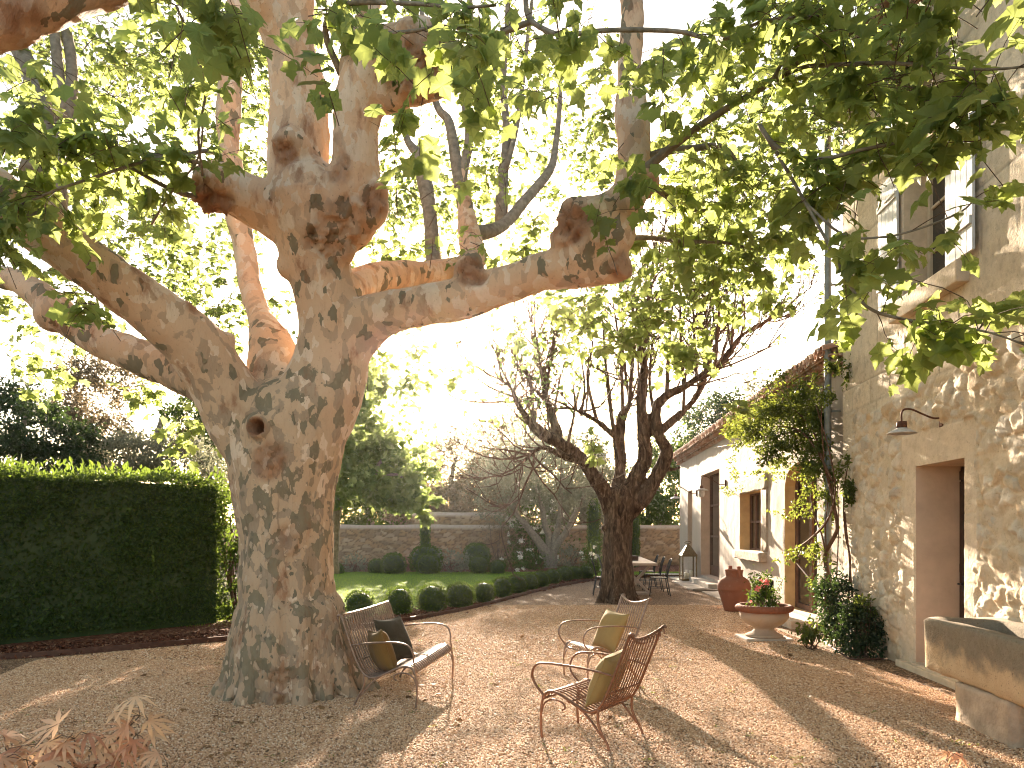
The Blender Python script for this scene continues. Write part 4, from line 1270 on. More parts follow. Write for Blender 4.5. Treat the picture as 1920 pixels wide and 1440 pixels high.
# near masses: (px, py, distance, rx, ry, depth, twigs, leaf)
for px, py, y, rx, ry, dz, nt, sz in [
    (1720, 40, 4.9, 230, 95, .8, 48, .17), (1500, 40, 5.4, 190, 90, .8, 46, .165), (1800, 140, 5.0, 150, 80, .7, 24, .17), (1620, 190, 5.6, 160, 70, .7, 34, .165), (1790, 235, 4.9, 130, 45, .5, 18, .17),
    (1450, 190, 6.2, 130, 80, .7, 24, .165), (1330, 100, 6.6, 110, 90, .8, 18, .165), (1240, 150, 6.3, 70, 90, .5, 12, .17), (1620, 300, 5.6, 100, 50, .5, 14, .16), (1540, 380, 5.8, 70, 80, .4, 16, .16), (1650, 480, 5.1, 60, 50, .3, 5, .17),
    (1030, 40, 5.6, 130, 70, .6, 12, .18), (860, 70, 5.2, 90, 70, .5, 9, .18), (730, 40, 5.0, 90, 50, .5, 8, .18), (770, 210, 5.2, 60, 70, .3, 6, .18), (700, 235, 5.6, 30, 40, .3, 3, .16), (990, 175, 5.6, 60, 40, .3, 4, .18),
    (335, 40, 4.6, 50, 50, .4, 4, .20), (420, 60, 5.0, 110, 70, .5, 14, .19), (330, 170, 5.6, 70, 60, .4, 9, .17), (560, 130, 5.2, 50, 50, .3, 4, .17), (620, 30, 5.4, 70, 50, .4, 6, .17), (600, 180, 5.6, 40, 30, .3, 3, .16),
    (170, 255, 6.2, 170, 70, .8, 34, .165), (60, 250, 5.9, 90, 80, .6, 20, .17), (40, 150, 6.2, 60, 60, .5, 8, .16), (160, 580, 6.0, 60, 50, .3, 7, .17), (40, 470, 6.2, 60, 60, .5, 9, .16), (1130, 400, 6.4, 40, 25, .3, 5, .15), (1180, 340, 6.4, 40, 40, .3, 6, .16), (850, 365, 8.0, 40, 30, .4, 4, .17), (1290, 370, 7.2, 70, 70, .5, 10, .16)]:
    near.blob(at(px, py, y), px_rad(rx * 1.08, ry * 1.08, y, dz * 1.3), int(nt * (.36 if nt > 20 else .62)), sz * R.uniform(.85, 1.08), 6, (.35, .8), None, .6, .004)
for px, py, y, rx, ry, dz, nt, sz in [
    (1180, 640, 9.0, 160, 60, .8, 24, .132), (1330, 520, 8.4, 120, 100, 1.0, 44, .132), (1450, 440, 8.0, 90, 90, .8, 30, .132), (1230, 560, 8.8, 90, 80, .8, 22, .132), (1400, 330, 7.6, 110, 90, .8, 28, .132), (1090, 580, 9.2, 90, 60, .8, 18, .132), (1270, 660, 9.5, 80, 50, .6, 14, .132), (1110, 840, 11, 24, 40, .3, 7, .132), (1440, 560, 8.6, 70, 30, .5, 9, .132), (1380, 760, 9.5, 40, 30, .3, 5, .132),
    (120, 560, 9.0, 130, 90, 1.0, 34, .132), (60, 700, 10, 90, 60, 1, 18, .132), (280, 740, 10.5, 60, 60, .6, 12, .132), (360, 810, 10.5, 60, 60, .7, 16, .132), (150, 420, 9, 140, 80, 1, 30, .132), (320, 440, 9, 90, 80, 1, 20, .132), (70, 110, 9, 110, 90, 1, 20, .132), (230, 120, 9, 120, 90, 1, 22, .132), (60, 620, 11, 60, 40, 1, 10, .132),
    (740, 480, 9.5, 90, 50, 1, 18, .132), (880, 500, 9.0, 110, 40, .8, 16, .132), (1000, 470, 9, 60, 50, .8, 9, .132), (700, 690, 13, 70, 60, 1, 16, .132), (830, 700, 13, 70, 40, .8, 12, .132), (760, 650, 13, 90, 40, 1, 12, .132), (960, 640, 13, 60, 40, .8, 9, .132), (1000, 120, 8, 120, 80, 1, 14, .132), (1130, 220, 8.4, 90, 90, .8, 14, .132), (930, 330, 9.6, 80, 60, .8, 9, .132)]:
    mid_.blob(at(px, py, y), px_rad(rx * 1.1, ry * 1.1, y, dz * 1.3), nt, sz, 6, (.3, .8), None, .55, .005)
for px, py, y, rx, ry, dz, nt, sz in [
    (120, 80, 12, 260, 150, 1.8, 170, .108), (330, 120, 12, 200, 170, 1.8, 150, .108), (450, 300, 12, 140, 150, 1.6, 90, .108), (270, 400, 12, 190, 140, 1.6, 110, .108), (80, 330, 12, 150, 180, 1.6, 90, .108), (350, 560, 12.5, 130, 90, 1.5, 60, .108), (470, 560, 12.5, 100, 120, 1.5, 60, .108), (480, 90, 12, 90, 140, 1.6, 60, .108),
    (740, 400, 13, 130, 130, 1.8, 80, .108), (700, 560, 13.5, 80, 60, 1.2, 30, .108), (830, 330, 13.5, 130, 150, 1.8, 80, .108), (960, 380, 13.5, 130, 130, 1.8, 70, .108), (850, 120, 13, 160, 130, 1.8, 80, .108), (1020, 150, 13, 160, 150, 1.8, 70, .108), (1090, 330, 13, 90, 110, 1.5, 40, .108), (1110, 540, 13.5, 120, 60, 1.5, 34, .108), (1330, 230, 12, 140, 160, 1.5, 80, .108), (1480, 250, 11, 130, 150, 1.3, 80, .108), (1350, 420, 12, 130, 100, 1.3, 60, .108), (1560, 120, 10, 150, 150, 1.3, 90, .108), (1700, 130, 8.5, 150, 150, 1.0, 80, .108), (640, 20, 12, 200, 80, 1.5, 60, .108)]:
    far_.blob(at(px, py, y), px_rad(rx * 1.1, ry * 1.1, y, dz * 1.3), int(nt * 1.3), sz, 7, (.4, .9), None, .5, .005)
near.build('foliage', M['plane_leaf'], plane, 'twigs', M['twig_bark'])
mid_.build('foliage', M['plane_leaf'], plane, 'twigs', M['twig_bark'])
far_.build('foliage', M['fresh_leaf'], plane, 'twigs', M['twig_bark'])
BR.build('branches', M['grey_bark'], plane, True)

# ---- twigs and thin spring leaf of the gnarled tree
TW = MB()
def spray(mb, a, d, L, r, depth, ends, up=.12, kink=.35):
    n = 5
    pts = [np.array(a)]
    dd = nrm(d)
    for k in range(n):
        dd = nrm(dd + R.normal(0, kink / 2.2, 3) + np.array((0, 0, up)))
        pts.append(pts[-1] + dd * L / n)
    pts = np.array(pts)
    mb.tube(pts, np.maximum(np.linspace(r, r * .5, n + 1), .0085), 4, False)
    if depth == 0:
        ends.append((pts[-1], dd)); return
    for k in range(R.integers(2, 4)):
        i = R.integers(1, n + 1)
        spray(mb, pts[i], dd + R.normal(0, .65, 3), L * R.uniform(.5, .8), r * .55, depth - 1, ends, up, kink)
gl = Crown('mid')
ends = []
for t_, k0 in ((g1, 10), (g1b, 6), (g1c, 8), (g2, 18), (g2b, 6), (g3, 16), (g4, 26), (g4b, 6), (g4d, 5)):
    for _ in range(15):
        i = R.integers(k0, len(t_))
        tg = nrm(t_[min(i + 1, len(t_) - 1), :3] - t_[i - 1, :3])
        spray(TW, t_[i, :3], tg + R.normal(0, .7, 3), R.uniform(.7, 1.9), min(.026, max(.016, t_[i, 3] * .7)), 2, ends, .16)
for p, d in ends:
    if R.uniform() < .8 and p[2] > 3.6:
        k = R.integers(2, 5)
        gl.leaves(p + R.normal(0, .06, (k, 3)), nrm(d * .5 + R.normal(0, .6, (k, 3)) + np.array((0, 0, -.4))), np.array((0, 0, 1.0)) + R.normal(0, .5, (k, 3)), .13 * R.uniform(.6, 1.1, k))
# straight upright shoots rising from the old limbs
for (px, py, qx, qy, w) in [(1003, 803, 978, 690, 8), (1040, 830, 1052, 700, 8), (1060, 850, 1075, 720, 7), (1024, 748, 1040, 620, 7), (1090, 780, 1085, 650, 6), (1120, 792, 1112, 640, 8), (1152, 817, 1130, 600, 9), (1180, 757, 1195, 560, 9), (1168, 775, 1150, 570, 8), (1206, 760, 1232, 560, 10),
                            (1207, 700, 1190, 520, 9), (1250, 742, 1262, 560, 9), (1282, 727, 1275, 540, 8), (1306, 711, 1300, 560, 8), (1341, 690, 1350, 560, 8), (1371, 655, 1380, 540, 7), (1281, 772, 1300, 640, 7), (1234, 812, 1222, 640, 8), (1163, 862, 1140, 700, 7), (958, 727, 930, 640, 6)]:
    e0, y0 = at(qx, qy, G + R.normal(0, .35)), G
    q = dens([(*at(px, py, G), w / 2 / FOC * G), (*((at(px, py, G) + e0) / 2 + R.normal(0, .10, 3)), w / 2.6 / FOC * G), (*e0, w / 5 / FOC * G)], 6)
    TW.tube(q[:, :3], q[:, 3], 6, False)
    for i in range(5, len(q)):
        if R.uniform() < .8:
            dd = nrm(R.normal(0, 1, 3) * (1, 1, .4) + (0, 0, .5))
            p2 = q[i, :3] + dd * R.uniform(.2, .5)
            TW.tube([q[i, :3], (q[i, :3] + p2) / 2 + R.normal(0, .02, 3), p2], .0095, 4, False)
            k = R.integers(2, 5)
            gl.leaves(p2 + R.normal(0, .07, (k, 3)), R.normal(0, .7, (k, 3)) + (0, 0, -.4), np.array((0, 0, 1.0)) + R.normal(0, .5, (k, 3)), .14 * R.uniform(.6, 1.15, k))
TW.build('twigs', M['twig_bark'], gn, True)
gl.build('foliage', M['fresh_leaf'], gn)

# ------------------------------------------------------------------ garden trees and shrubs
def tree(name, label, px, y, limbs, clouds, tm, mat, bark, size, group=None, lean=.4):
    base = at(px, 1000, y); base[2] = 0
    t_ = thing(name, label, 'tree' if 'tree' in name or 'olive' in name else 'shrub', base, 0, group)
    mb = MB()
    for l in limbs:
        q = rows([(a, b, w, y + dy) for a, b, w, dy in l], 5)
        q[:, :3] += (fbm(q[:, :3] * 2.2, 2, 5)[:, None] * .12) * np.array((1, 1, 0)) * smooth(.3, 1.0, q[:, 2])[:, None]
        mb.tube(q[:, :3], q[:, 3], 9)
    if limbs: mb.build('trunk', M[bark], t_, True)
    c = Crown(tm)
    for (a, b, dy, rx, ry, dz, n, cl) in clouds:
        c.cloud(at(a, b, y + dy), px_rad(rx, ry, y + dy, dz), n, size, lean, cl, .16)
    c.build('crown', M[mat], t_)
    return t_
tree('young_plane_tree', 'light green young tree in full leaf behind the big plane trunk', 622, 19,
     [[(622, 1075, 26, 0), (624, 1020, 22, 0), (628, 960, 20, 0), (640, 930, 14, 0), (690, 905, 11, -.2), (720, 860, 8, -.3)], [(626, 980, 20, 0), (616, 900, 17, .1), (620, 800, 13, .2), (650, 700, 8, .3)], [(690, 906, 8, -.2), (740, 890, 6, -.3), (770, 900, 4, -.3)]],
     [(690, 790, 0, 110, 110, 1.5, 2600, 34), (740, 890, -.4, 90, 60, 1.2, 1700, 24), (650, 700, .3, 80, 90, 1.5, 1500, 22), (640, 880, .3, 70, 70, 1.2, 1000, 16), (780, 950, -.5, 40, 30, .6, 330, 8), (700, 930, -.4, 80, 30, .7, 420, 10)], 'mid', 'fresh_leaf', 'grey_bark', .17)
tree('olive_tree', 'silvery open olive with several leaning stems in front of the garden wall', 1033, 31.5,
     [[(1033, 1066, 26, 0), (1028, 1045, 20, 0), (1005, 1010, 15, 0), (978, 975, 11, 0), (950, 930, 7, .3)], [(1034, 1062, 22, .1), (1040, 1030, 16, .1), (1062, 995, 12, 0), (1084, 955, 9, 0), (1098, 920, 6, .2)], [(1032, 1060, 20, .2), (1030, 1020, 15, .2), (1022, 980, 11, .2), (1012, 930, 8, .3), (1000, 870, 5, .5)], [(1038, 1030, 14, .1), (1046, 985, 11, .2), (1052, 940, 8, .3), (1056, 880, 5, .4)]],
     [(960, 880, 0, 80, 60, 1.6, 2600, 40), (1050, 880, .3, 80, 60, 1.6, 2600, 40), (1000, 840, .4, 90, 50, 1.6, 2200, 36), (940, 930, -.3, 50, 40, 1.2, 900, 18), (1085, 920, -.2, 36, 40, 1.0, 700, 16), (1010, 950, .5, 60, 30, 1, 600, 14)], 'dia', 'grey_leaf', 'grey_bark', .13)
k = 0
for (px, y, tops, mat, name, label, sz) in [
    (850, 38, [(850, 860, 80, 60), (800, 900, 60, 60), (890, 830, 70, 50), (860, 940, 100, 50), (790, 960, 60, 40)], 'russet_leaf', 'oak_tree', 'hazy grey pink leafed tree behind the higher part of the garden wall', .20),
    (960, 41, [(960, 850, 90, 76), (1010, 900, 90, 70), (930, 920, 80, 60), (960, 960, 110, 40)], 'grey_leaf', 'holm_oak_tree', 'grey green bushy tree beyond the garden wall behind the olive', .22),
    (1090, 42, [(1090, 880, 60, 80), (1130, 920, 60, 70), (1070, 940, 70, 50)], 'grey_leaf', 'holm_oak_tree', 'dull green tree beyond the wall between olive and dark gnarled trunk', .22),
    (1235, 38, [(1235, 900, 46, 60), (1250, 860, 40, 60), (1215, 945, 50, 44), (1250, 960, 40, 36)], 'box_leaf', 'laurel_tree', 'dark green tree beyond the wall just left of the rendered wing', .2),
    (1330, 40, [(1330, 790, 50, 60), (1290, 830, 50, 60), (1370, 770, 36, 50), (1310, 880, 60, 50)], 'dark_leaf', 'pine_tree', 'blue green conifer rising behind the rendered wing roof', .22),
    (1430, 42, [(1430, 760, 50, 50), (1470, 740, 40, 40), (1400, 790, 40, 40)], 'grey_leaf', 'pine_tree', 'pale green tree top peeping over the eave of the rendered wing', .22),
    (690, 40, [(690, 900, 80, 60), (620, 880, 80, 80), (740, 930, 70, 50), (680, 960, 100, 36), (770, 965, 50, 30)], 'box_leaf', 'laurel_tree', 'deep green tree beyond the garden wall behind the light green young tree', .22)]:
    h = 1.0
    tree(name, label, px, y, [[(px, 1060, 20, 0), (px + 4, 980, 16, 0), (px - 3, 900, 10, 0), (px + 6, 850, 6, 0)]], [(a, b, R.uniform(-.8, .8), rx, ry, 1.6, int(rx * ry * (1.5 if b > 900 else .55 if px != 850 else .35)), 40) for a, b, rx, ry in tops], 'dia', mat, 'grey_bark', sz)
# left, behind the hedge
for (px, y, tops, mat, name, label, sz) in [
    (40, 17, [(40, 800, 80, 70), (100, 830, 60, 60), (-30, 760, 80, 80), (60, 880, 120, 50)], 'dark_leaf', 'evergreen_tree', 'dark evergreen tree behind the hedge at the far left', .11),
    (170, 22, [(170, 740, 60, 70), (210, 700, 40, 50), (150, 800, 60, 60), (200, 830, 60, 60)], 'russet_leaf', 'fruit_tree', 'loose bronze leaved tree above the hedge', .108),
    (300, 20, [(300, 850, 90, 40), (360, 870, 80, 36), (230, 860, 80, 40)], 'grey_leaf', 'oleander_shrub', 'grey leaved shrub showing above the middle of the hedge', .11),
    (400, 25, [(400, 820, 60, 70), (350, 790, 50, 60), (430, 880, 60, 60)], 'box_leaf', 'laurel_tree', 'leafy green tree just left of the big plane trunk beyond the hedge', .14)]:
    tree(name, label, px, y, [[(px, 1100, 26, 0), (px + 4, 960, 18, 0), (px - 6, 860, 12, 0), (px + 6, 780, 7, 0)]], [(a, b, R.uniform(-.6, .6), rx, ry, 1.4, int(rx * ry * .75), 36) for a, b, rx, ry in tops], 'dia', mat, 'grey_bark', sz)

# cypress columns
for px, y, w, top, label in ((797, 31, .40, 943, 'slim dark cypress column behind the biggest box ball'), (1113, 31.5, .56, 936, 'dark cypress column just left of the gnarled trunk'), (1190, 31.5, .42, 955, 'dark cypress column just right of the gnarled trunk by the table')):
    b = at(px, 1000, y); b[2] = 0
    t_ = thing('cypress_tree', label, 'tree', b, 0, 'cypress columns along the garden wall')
    hgt = EYE - (top - HORIZON) / FOC * y
    mb = MB(); mb.lathe([(.001, .02), (w * .36, .1), (w * .42, hgt * .3), (w * .40, hgt * .8), (w * .25, hgt * .97), (.001, hgt)], 12, b)
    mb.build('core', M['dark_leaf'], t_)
    c = Crown('dia'); n = 1500
    zz = R.uniform(.05, hgt, n); a = R.uniform(0, 6.283, n); rr = w * .5 * np.interp(zz / hgt, [0, .3, .85, 1], [.8, 1, .95, .4]) * R.uniform(.8, 1.05, n)
    c.leaves(b + np.stack([rr * np.cos(a), rr * np.sin(a), zz], 1), np.stack([np.cos(a) * .5, np.sin(a) * .5, np.ones(n)], 1) + R.normal(0, .3, (n, 3)), np.stack([np.cos(a), np.sin(a), a * 0 + .2], 1) + R.normal(0, .4, (n, 3)), .09 * R.uniform(.6, 1.2, n))
    c.build('foliage', M['hedge_leaf'], t_)

# clipped hedge
A_, B_ = np.array((-9.6, 7.6)), np.array((-5.0, 13.15))
hd = nrm(B_ - A_); hn = np.array((hd[1], -hd[0])); HL = np.linalg.norm(B_ - A_); HH, HD = 2.50, 1.3
hedge = thing('clipped_hedge', 'tall dark green clipped hedge along the left side of the court', 'hedge', (*((A_ + B_) / 2), 0))
def hp(s_, d_, z_):
    return np.stack([A_[0] + hd[0] * s_ - hn[0] * d_, A_[1] + hd[1] * s_ - hn[1] * d_, z_], -1)
mb = MB()
for (a, b, o0, o1) in ((.1, HL - .15, .12, HD - .12),):
    S_, Z_ = np.linspace(a, b, 60), np.linspace(.0, HH - .1, 24)
    s2, z2 = np.meshgrid(S_, Z_, indexing='ij'); s2, z2 = s2.ravel(), z2.ravel()
    idx = np.arange(len(s2)).reshape(60, 24)
    f = np.stack([idx[:-1, :-1], idx[1:, :-1], idx[1:, 1:], idx[:-1, 1:]], -1).reshape(-1, 4)
    for dd in (o0, o1):
        mb.add(hp(s2, np.full_like(s2, dd) + .05 * fbm(np.stack([s2 * 3, z2 * 3, z2 * 0], 1), 3, 8), z2), f)
    c4 = [hp(np.array([x]), np.array([y]), np.array([z]))[0] for x, y, z in ((a, o0, HH - .1), (b, o0, HH - .1), (b, o1, HH - .1), (a, o1, HH - .1))]
    mb.quad(*c4)
    c4 = [hp(np.array([x]), np.array([y]), np.array([z]))[0] for x, y, z in ((b, o0, 0), (b, o1, 0), (b, o1, HH - .1), (b, o0, HH - .1))]
    mb.quad(*c4)
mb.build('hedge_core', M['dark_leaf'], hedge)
hc = Crown('oval')
def hedge_leaves(n, which):
    if which == 'front':
        s_, z_ = R.uniform(0, HL, n), HH * R.uniform(0.03, 1, n)
        d_ = R.uniform(-.02, .16, n); out = np.array((hn[0], hn[1], .15))
    elif which == 'top':
        s_, d_ = R.uniform(0, HL, n), R.uniform(-.02, HD, n)
        z_ = HH + R.normal(0, .04, n) + .05 * np.sin(s_ * 2.3) + .03 * np.sin(s_ * 5.1) - .10 * smooth(.25, .0, d_) - .16 * smooth(HL - .5, HL, s_); out = np.array((hn[0] * .2, hn[1] * .2, 1))
    else:
        s_ = HL + R.uniform(-.2, .06, n); d_, z_ = R.uniform(0, HD, n), HH * R.uniform(.03, 1, n); out = np.array((hd[0], hd[1], .1))
    d_ = d_ + .17 * fbm(np.stack([s_ * 1.4, z_ * 1.4, z_ * 0], 1), 4, 18)
    z_ = z_ + .06 * fbm(np.stack([s_ * 2.6, d_ * 2, z_ * 0], 1), 3, 28) * (which == 'top')
    p = hp(s_, d_, z_)
    y = out * .45 + R.normal(0, .55, (n, 3)) + np.array((0, 0, .25))
    nn = out + R.normal(0, .55, (n, 3))
    hc.leaves(p, y, nn, R.uniform(.035, .075, n))
hedge_leaves(26000, 'front'); hedge_leaves(9000, 'top'); hedge_leaves(3500, 'end')
n = 500
s_ = R.uniform(0, HL, n)
hc.leaves(hp(s_, R.uniform(0, HD, n), HH + R.uniform(.02, .16, n)), np.array((0, 0, 1.0)) + R.normal(0, .35, (n, 3)), R.normal(0, 1, (n, 3)), R.uniform(.06, .12, n))
hc.build('foliage', M['hedge_leaf'], hedge)

# ragged shrub in the gap between hedge and plane trunk
b = np.array((-5.0, 13.6, 0))
t_ = thing('bay_shrub', 'ragged dark shrub with bare stems in the gap between hedge end and big trunk', 'shrub', b)
mb = MB(); c = Crown('oval')
for k in range(7):
    e_ = b + np.array((R.normal(0, .35), R.normal(0, .35), R.uniform(1.6, 2.4)))
    q = dens([(*b, .03), (*(b + (e_ - b) * .5 + R.normal(0, .1, 3)), .022), (*e_, .01)], 4)
    mb.tube(q[:, :3], q[:, 3], 6)
mb.build('stems', M['twig_bark'], t_, True)
c.cloud(b + np.array((0, 0, 1.7)), (.6, .6, .8), 1300, .10, .4, 24, .2)
c.cloud(b + np.array((0, 0, .4)), (.55, .5, .35), 420, .12, .4, 10, .2)
c.build('foliage', M['hedge_leaf'], t_)

# box balls
def box_mesh():
    core = MB(); ball(core, (0, 0, 0), .43, 3)
    v = core.v[0]; core.v[0] = v * (1 + .08 * fbm(v * 5, 3, 3))[:, None]
    c = Crown('oval'); n = 1500
    u = nrm(R.normal(0, 1, (n, 3)))
    rr = .47 * (1 + .10 * fbm(u * 2.6, 3, 13)) + R.normal(0, .018, n)
    c.leaves(u * rr[:, None], u * .6 + R.normal(0, .5, (n, 3)) + np.array((0, 0, .3)), u + R.normal(0, .5, (n, 3)), R.uniform(.045, .085, n))
    return core, c
core, cr = box_mesh()
NTH = ['first', 'second', 'third', 'fourth', 'fifth', 'sixth', 'seventh', 'eighth', 'ninth', 'tenth', 'eleventh', 'twelfth', 'thirteenth']
row = [(672, 1132, 62), (746.6, 1127, 58), (808.5, 1121, 57), (862, 1115.5, 53), (907, 1109, 49), (941, 1100, 46), (970, 1094, 41), (994, 1090, 37), (1014, 1086, 35), (1036, 1080, 34), (1059, 1075, 33), (1079, 1073, 31), (1100, 1072, 31)]
proto = thing('box_ball', 'x', 'box ball', (0, 0, 0), 0, 'clipped box balls in a row along the gravel edging')
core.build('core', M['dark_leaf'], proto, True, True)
cr.build('foliage', M['box_leaf'], proto, local=True)
for i, (px, py, d) in enumerate(row):
    o = proto if i == 0 else copy_tree(proto)
    q = gnd(px, py + d * .47)
    r = d / FOC * q[1]
    o.location = (q[0], q[1] + r * .2, r * .40)
    o.scale = (r * R.uniform(.90, 1.10), r * R.uniform(.90, 1.10), r * R.uniform(.84, 1.04))
    o.rotation_euler = (0, 0, R.uniform(0, 6))
    o['label'] = ('%s clipped box ball of the edging row, counting from the bench end' % NTH[i]) if i else 'clipped box ball right behind the bench back, first of the edging row'
for px, py, d, dy, label in ((738, 1060, 48, 0, 'box ball across the lawn, leftmost full ball of the back bed'), (800, 1052, 64, 1.4, 'largest dark box ball below the slim cypress column in the back bed'), (803, 1060, 46, 0, 'smaller box ball standing in front of the largest one, back bed'),
                         (894, 1043, 52, 1.4, 'tall rear box ball near the middle of the garden wall'), (898, 1060, 38, 0, 'box ball in front of the tall rear ball near the middle of the wall'), (932, 1065, 31, 0, 'small box ball at the right end of the back bed row'), (707, 1064, 34, .5, 'small half hidden box ball left of the leftmost full ball in the back bed'), (630, 1070, 30, 0, 'low box ball at the foot of the light green young tree')):
    o = copy_tree(proto)
    y = 27.6 + dy
    c_ = at(px, py, y); r = d / FOC * y
    o.location = (c_[0], y, max(.02, c_[2])); o.scale = (r, r, r * .97); o.rotation_euler = (0, 0, R.uniform(0, 6))
    o['label'] = label; o['group'] = 'box balls in the bed at the foot of the garden wall'

# bed planting: grey shrubs, twiggy wall shrub, white roses
def shrub(label, px, py, y, rx, rz, n, mat, size, flowers=0, tm='oval', stems=True, name='shrub', cat='shrub', group=None, fm='white_petal', fs=.05):
    c0 = at(px, py, y)
    b = np.array((c0[0], y, 0))
    t_ = thing(name, label, cat, b, 0, group)
    c = Crown(tm)
    c.cloud(np.array((c0[0], y, max(c0[2], rz * .9))), (rx, rx * .8, rz), n, size, .5, max(6, n // 40), .22)
    if stems:
        mb = MB()
        for k in range(8):
            e_ = np.array((c0[0] + R.normal(0, rx * .5), y + R.normal(0, rx * .4), max(c0[2], rz) + R.uniform(-.2, .7) * rz))
            q = dens([(*b, .018), (*((b + e_) / 2 + R.normal(0, .06, 3)), .013), (*e_, .006)], 3)
            mb.tube(q[:, :3], q[:, 3], 5, False)
        mb.build('stems', M['twig_bark'], t_, True)
    c.build('foliage', M[mat], t_)
    if flowers:
        fc = Crown('oval')
        u = nrm(R.normal(0, 1, (flowers, 3))) * np.array((rx, rx * .8, rz)) * R.uniform(.75, 1.02, (flowers, 1))
        u[:, 1] = -np.abs(u[:, 1])
        for p in u + np.array((c0[0], y, max(c0[2], rz * .9))):
            m_ = 12
            fc.leaves(np.tile(p, (m_, 1)), nrm(R.normal(0, 1, (m_, 3))), R.normal(0, 1, (m_, 3)), fs * R.uniform(.8, 1.2, m_))
        fc.build('blossoms', M[fm], t_)
    return t_
shrub('grey lavender like shrub between the two pairs of box balls', 848, 1058, 28.3, .75, .45, 700, 'grey_leaf', .10, group='grey shrubs in the back bed')
shrub('low grey green shrub left of the leftmost full box ball', 665, 1064, 28.6, .6, .35, 420, 'grey_leaf', .10, group='grey shrubs in the back bed')
shrub('tall twiggy grey brown shrub against the garden wall', 935, 1010, 32.8, 1.15, 1.3, 1500, 'russet_leaf', .07, name='wall_shrub')
shrub('flowering shrub with pale cream blossom clusters behind the olive stems', 1010, 990, 33.0, 1.5, 1.6, 2200, 'box_leaf', .12, 34, name='viburnum_shrub', fs=.14)
shrub('low white rose bush right of the small box ball', 962, 1066, 28.4, .6, .38, 420, 'box_leaf', .08, 7, name='rose_bush', fs=.10, group='white roses in the back bed')
shrub('white flowered bush at the foot of the gnarled trunk by the last box balls', 1118, 1048, 26.5, .55, .75, 800, 'box_leaf', .09, 10, name='rose_bush', fs=.09, group='white roses in the back bed')
shrub('grey green shrub at the wall foot right of the olive stems', 1070, 1060, 30.5, .7, .5, 600, 'grey_leaf', .10, group='grey shrubs in the back bed')
shrub('dark low shrub between olive foot and white roses', 1000, 1064, 30.0, .6, .45, 600, 'box_leaf', .09, group='grey shrubs in the back bed')

# grass blades
n = 60000
x, y = R.uniform(-9, 6.8, n), R.uniform(12.5, 28.6, n)
ex, ey = lawn_edge[:, 0], lawn_edge[:, 1]
ok = y > np.interp(x, ex, ey)
x, y = x[ok], y[ok]; n = len(x)
a = R.uniform(0, 6.28, n); hgt = R.uniform(.025, .06, n); w = .006
v = np.stack([np.stack([x - np.cos(a) * w, y - np.sin(a) * w, np.full(n, .012)], 1), np.stack([x + np.cos(a) * w, y + np.sin(a) * w, np.full(n, .012)], 1), np.stack([x + R.normal(0, .02, n), y + R.normal(0, .02, n), hgt], 1)], 1)
mb = MB(); mb.add(v.reshape(-1, 3), np.arange(n * 3).reshape(n, 3), np.repeat(np.stack([R.uniform(0, 1, n), R.uniform(.3, .7, n), x * 0], 1), 3, 0))
o = mb.build('grass', M['grass_blade']); o['kind'] = 'stuff'; tag(o, 'short mown green grass of the lawn', 'grass')
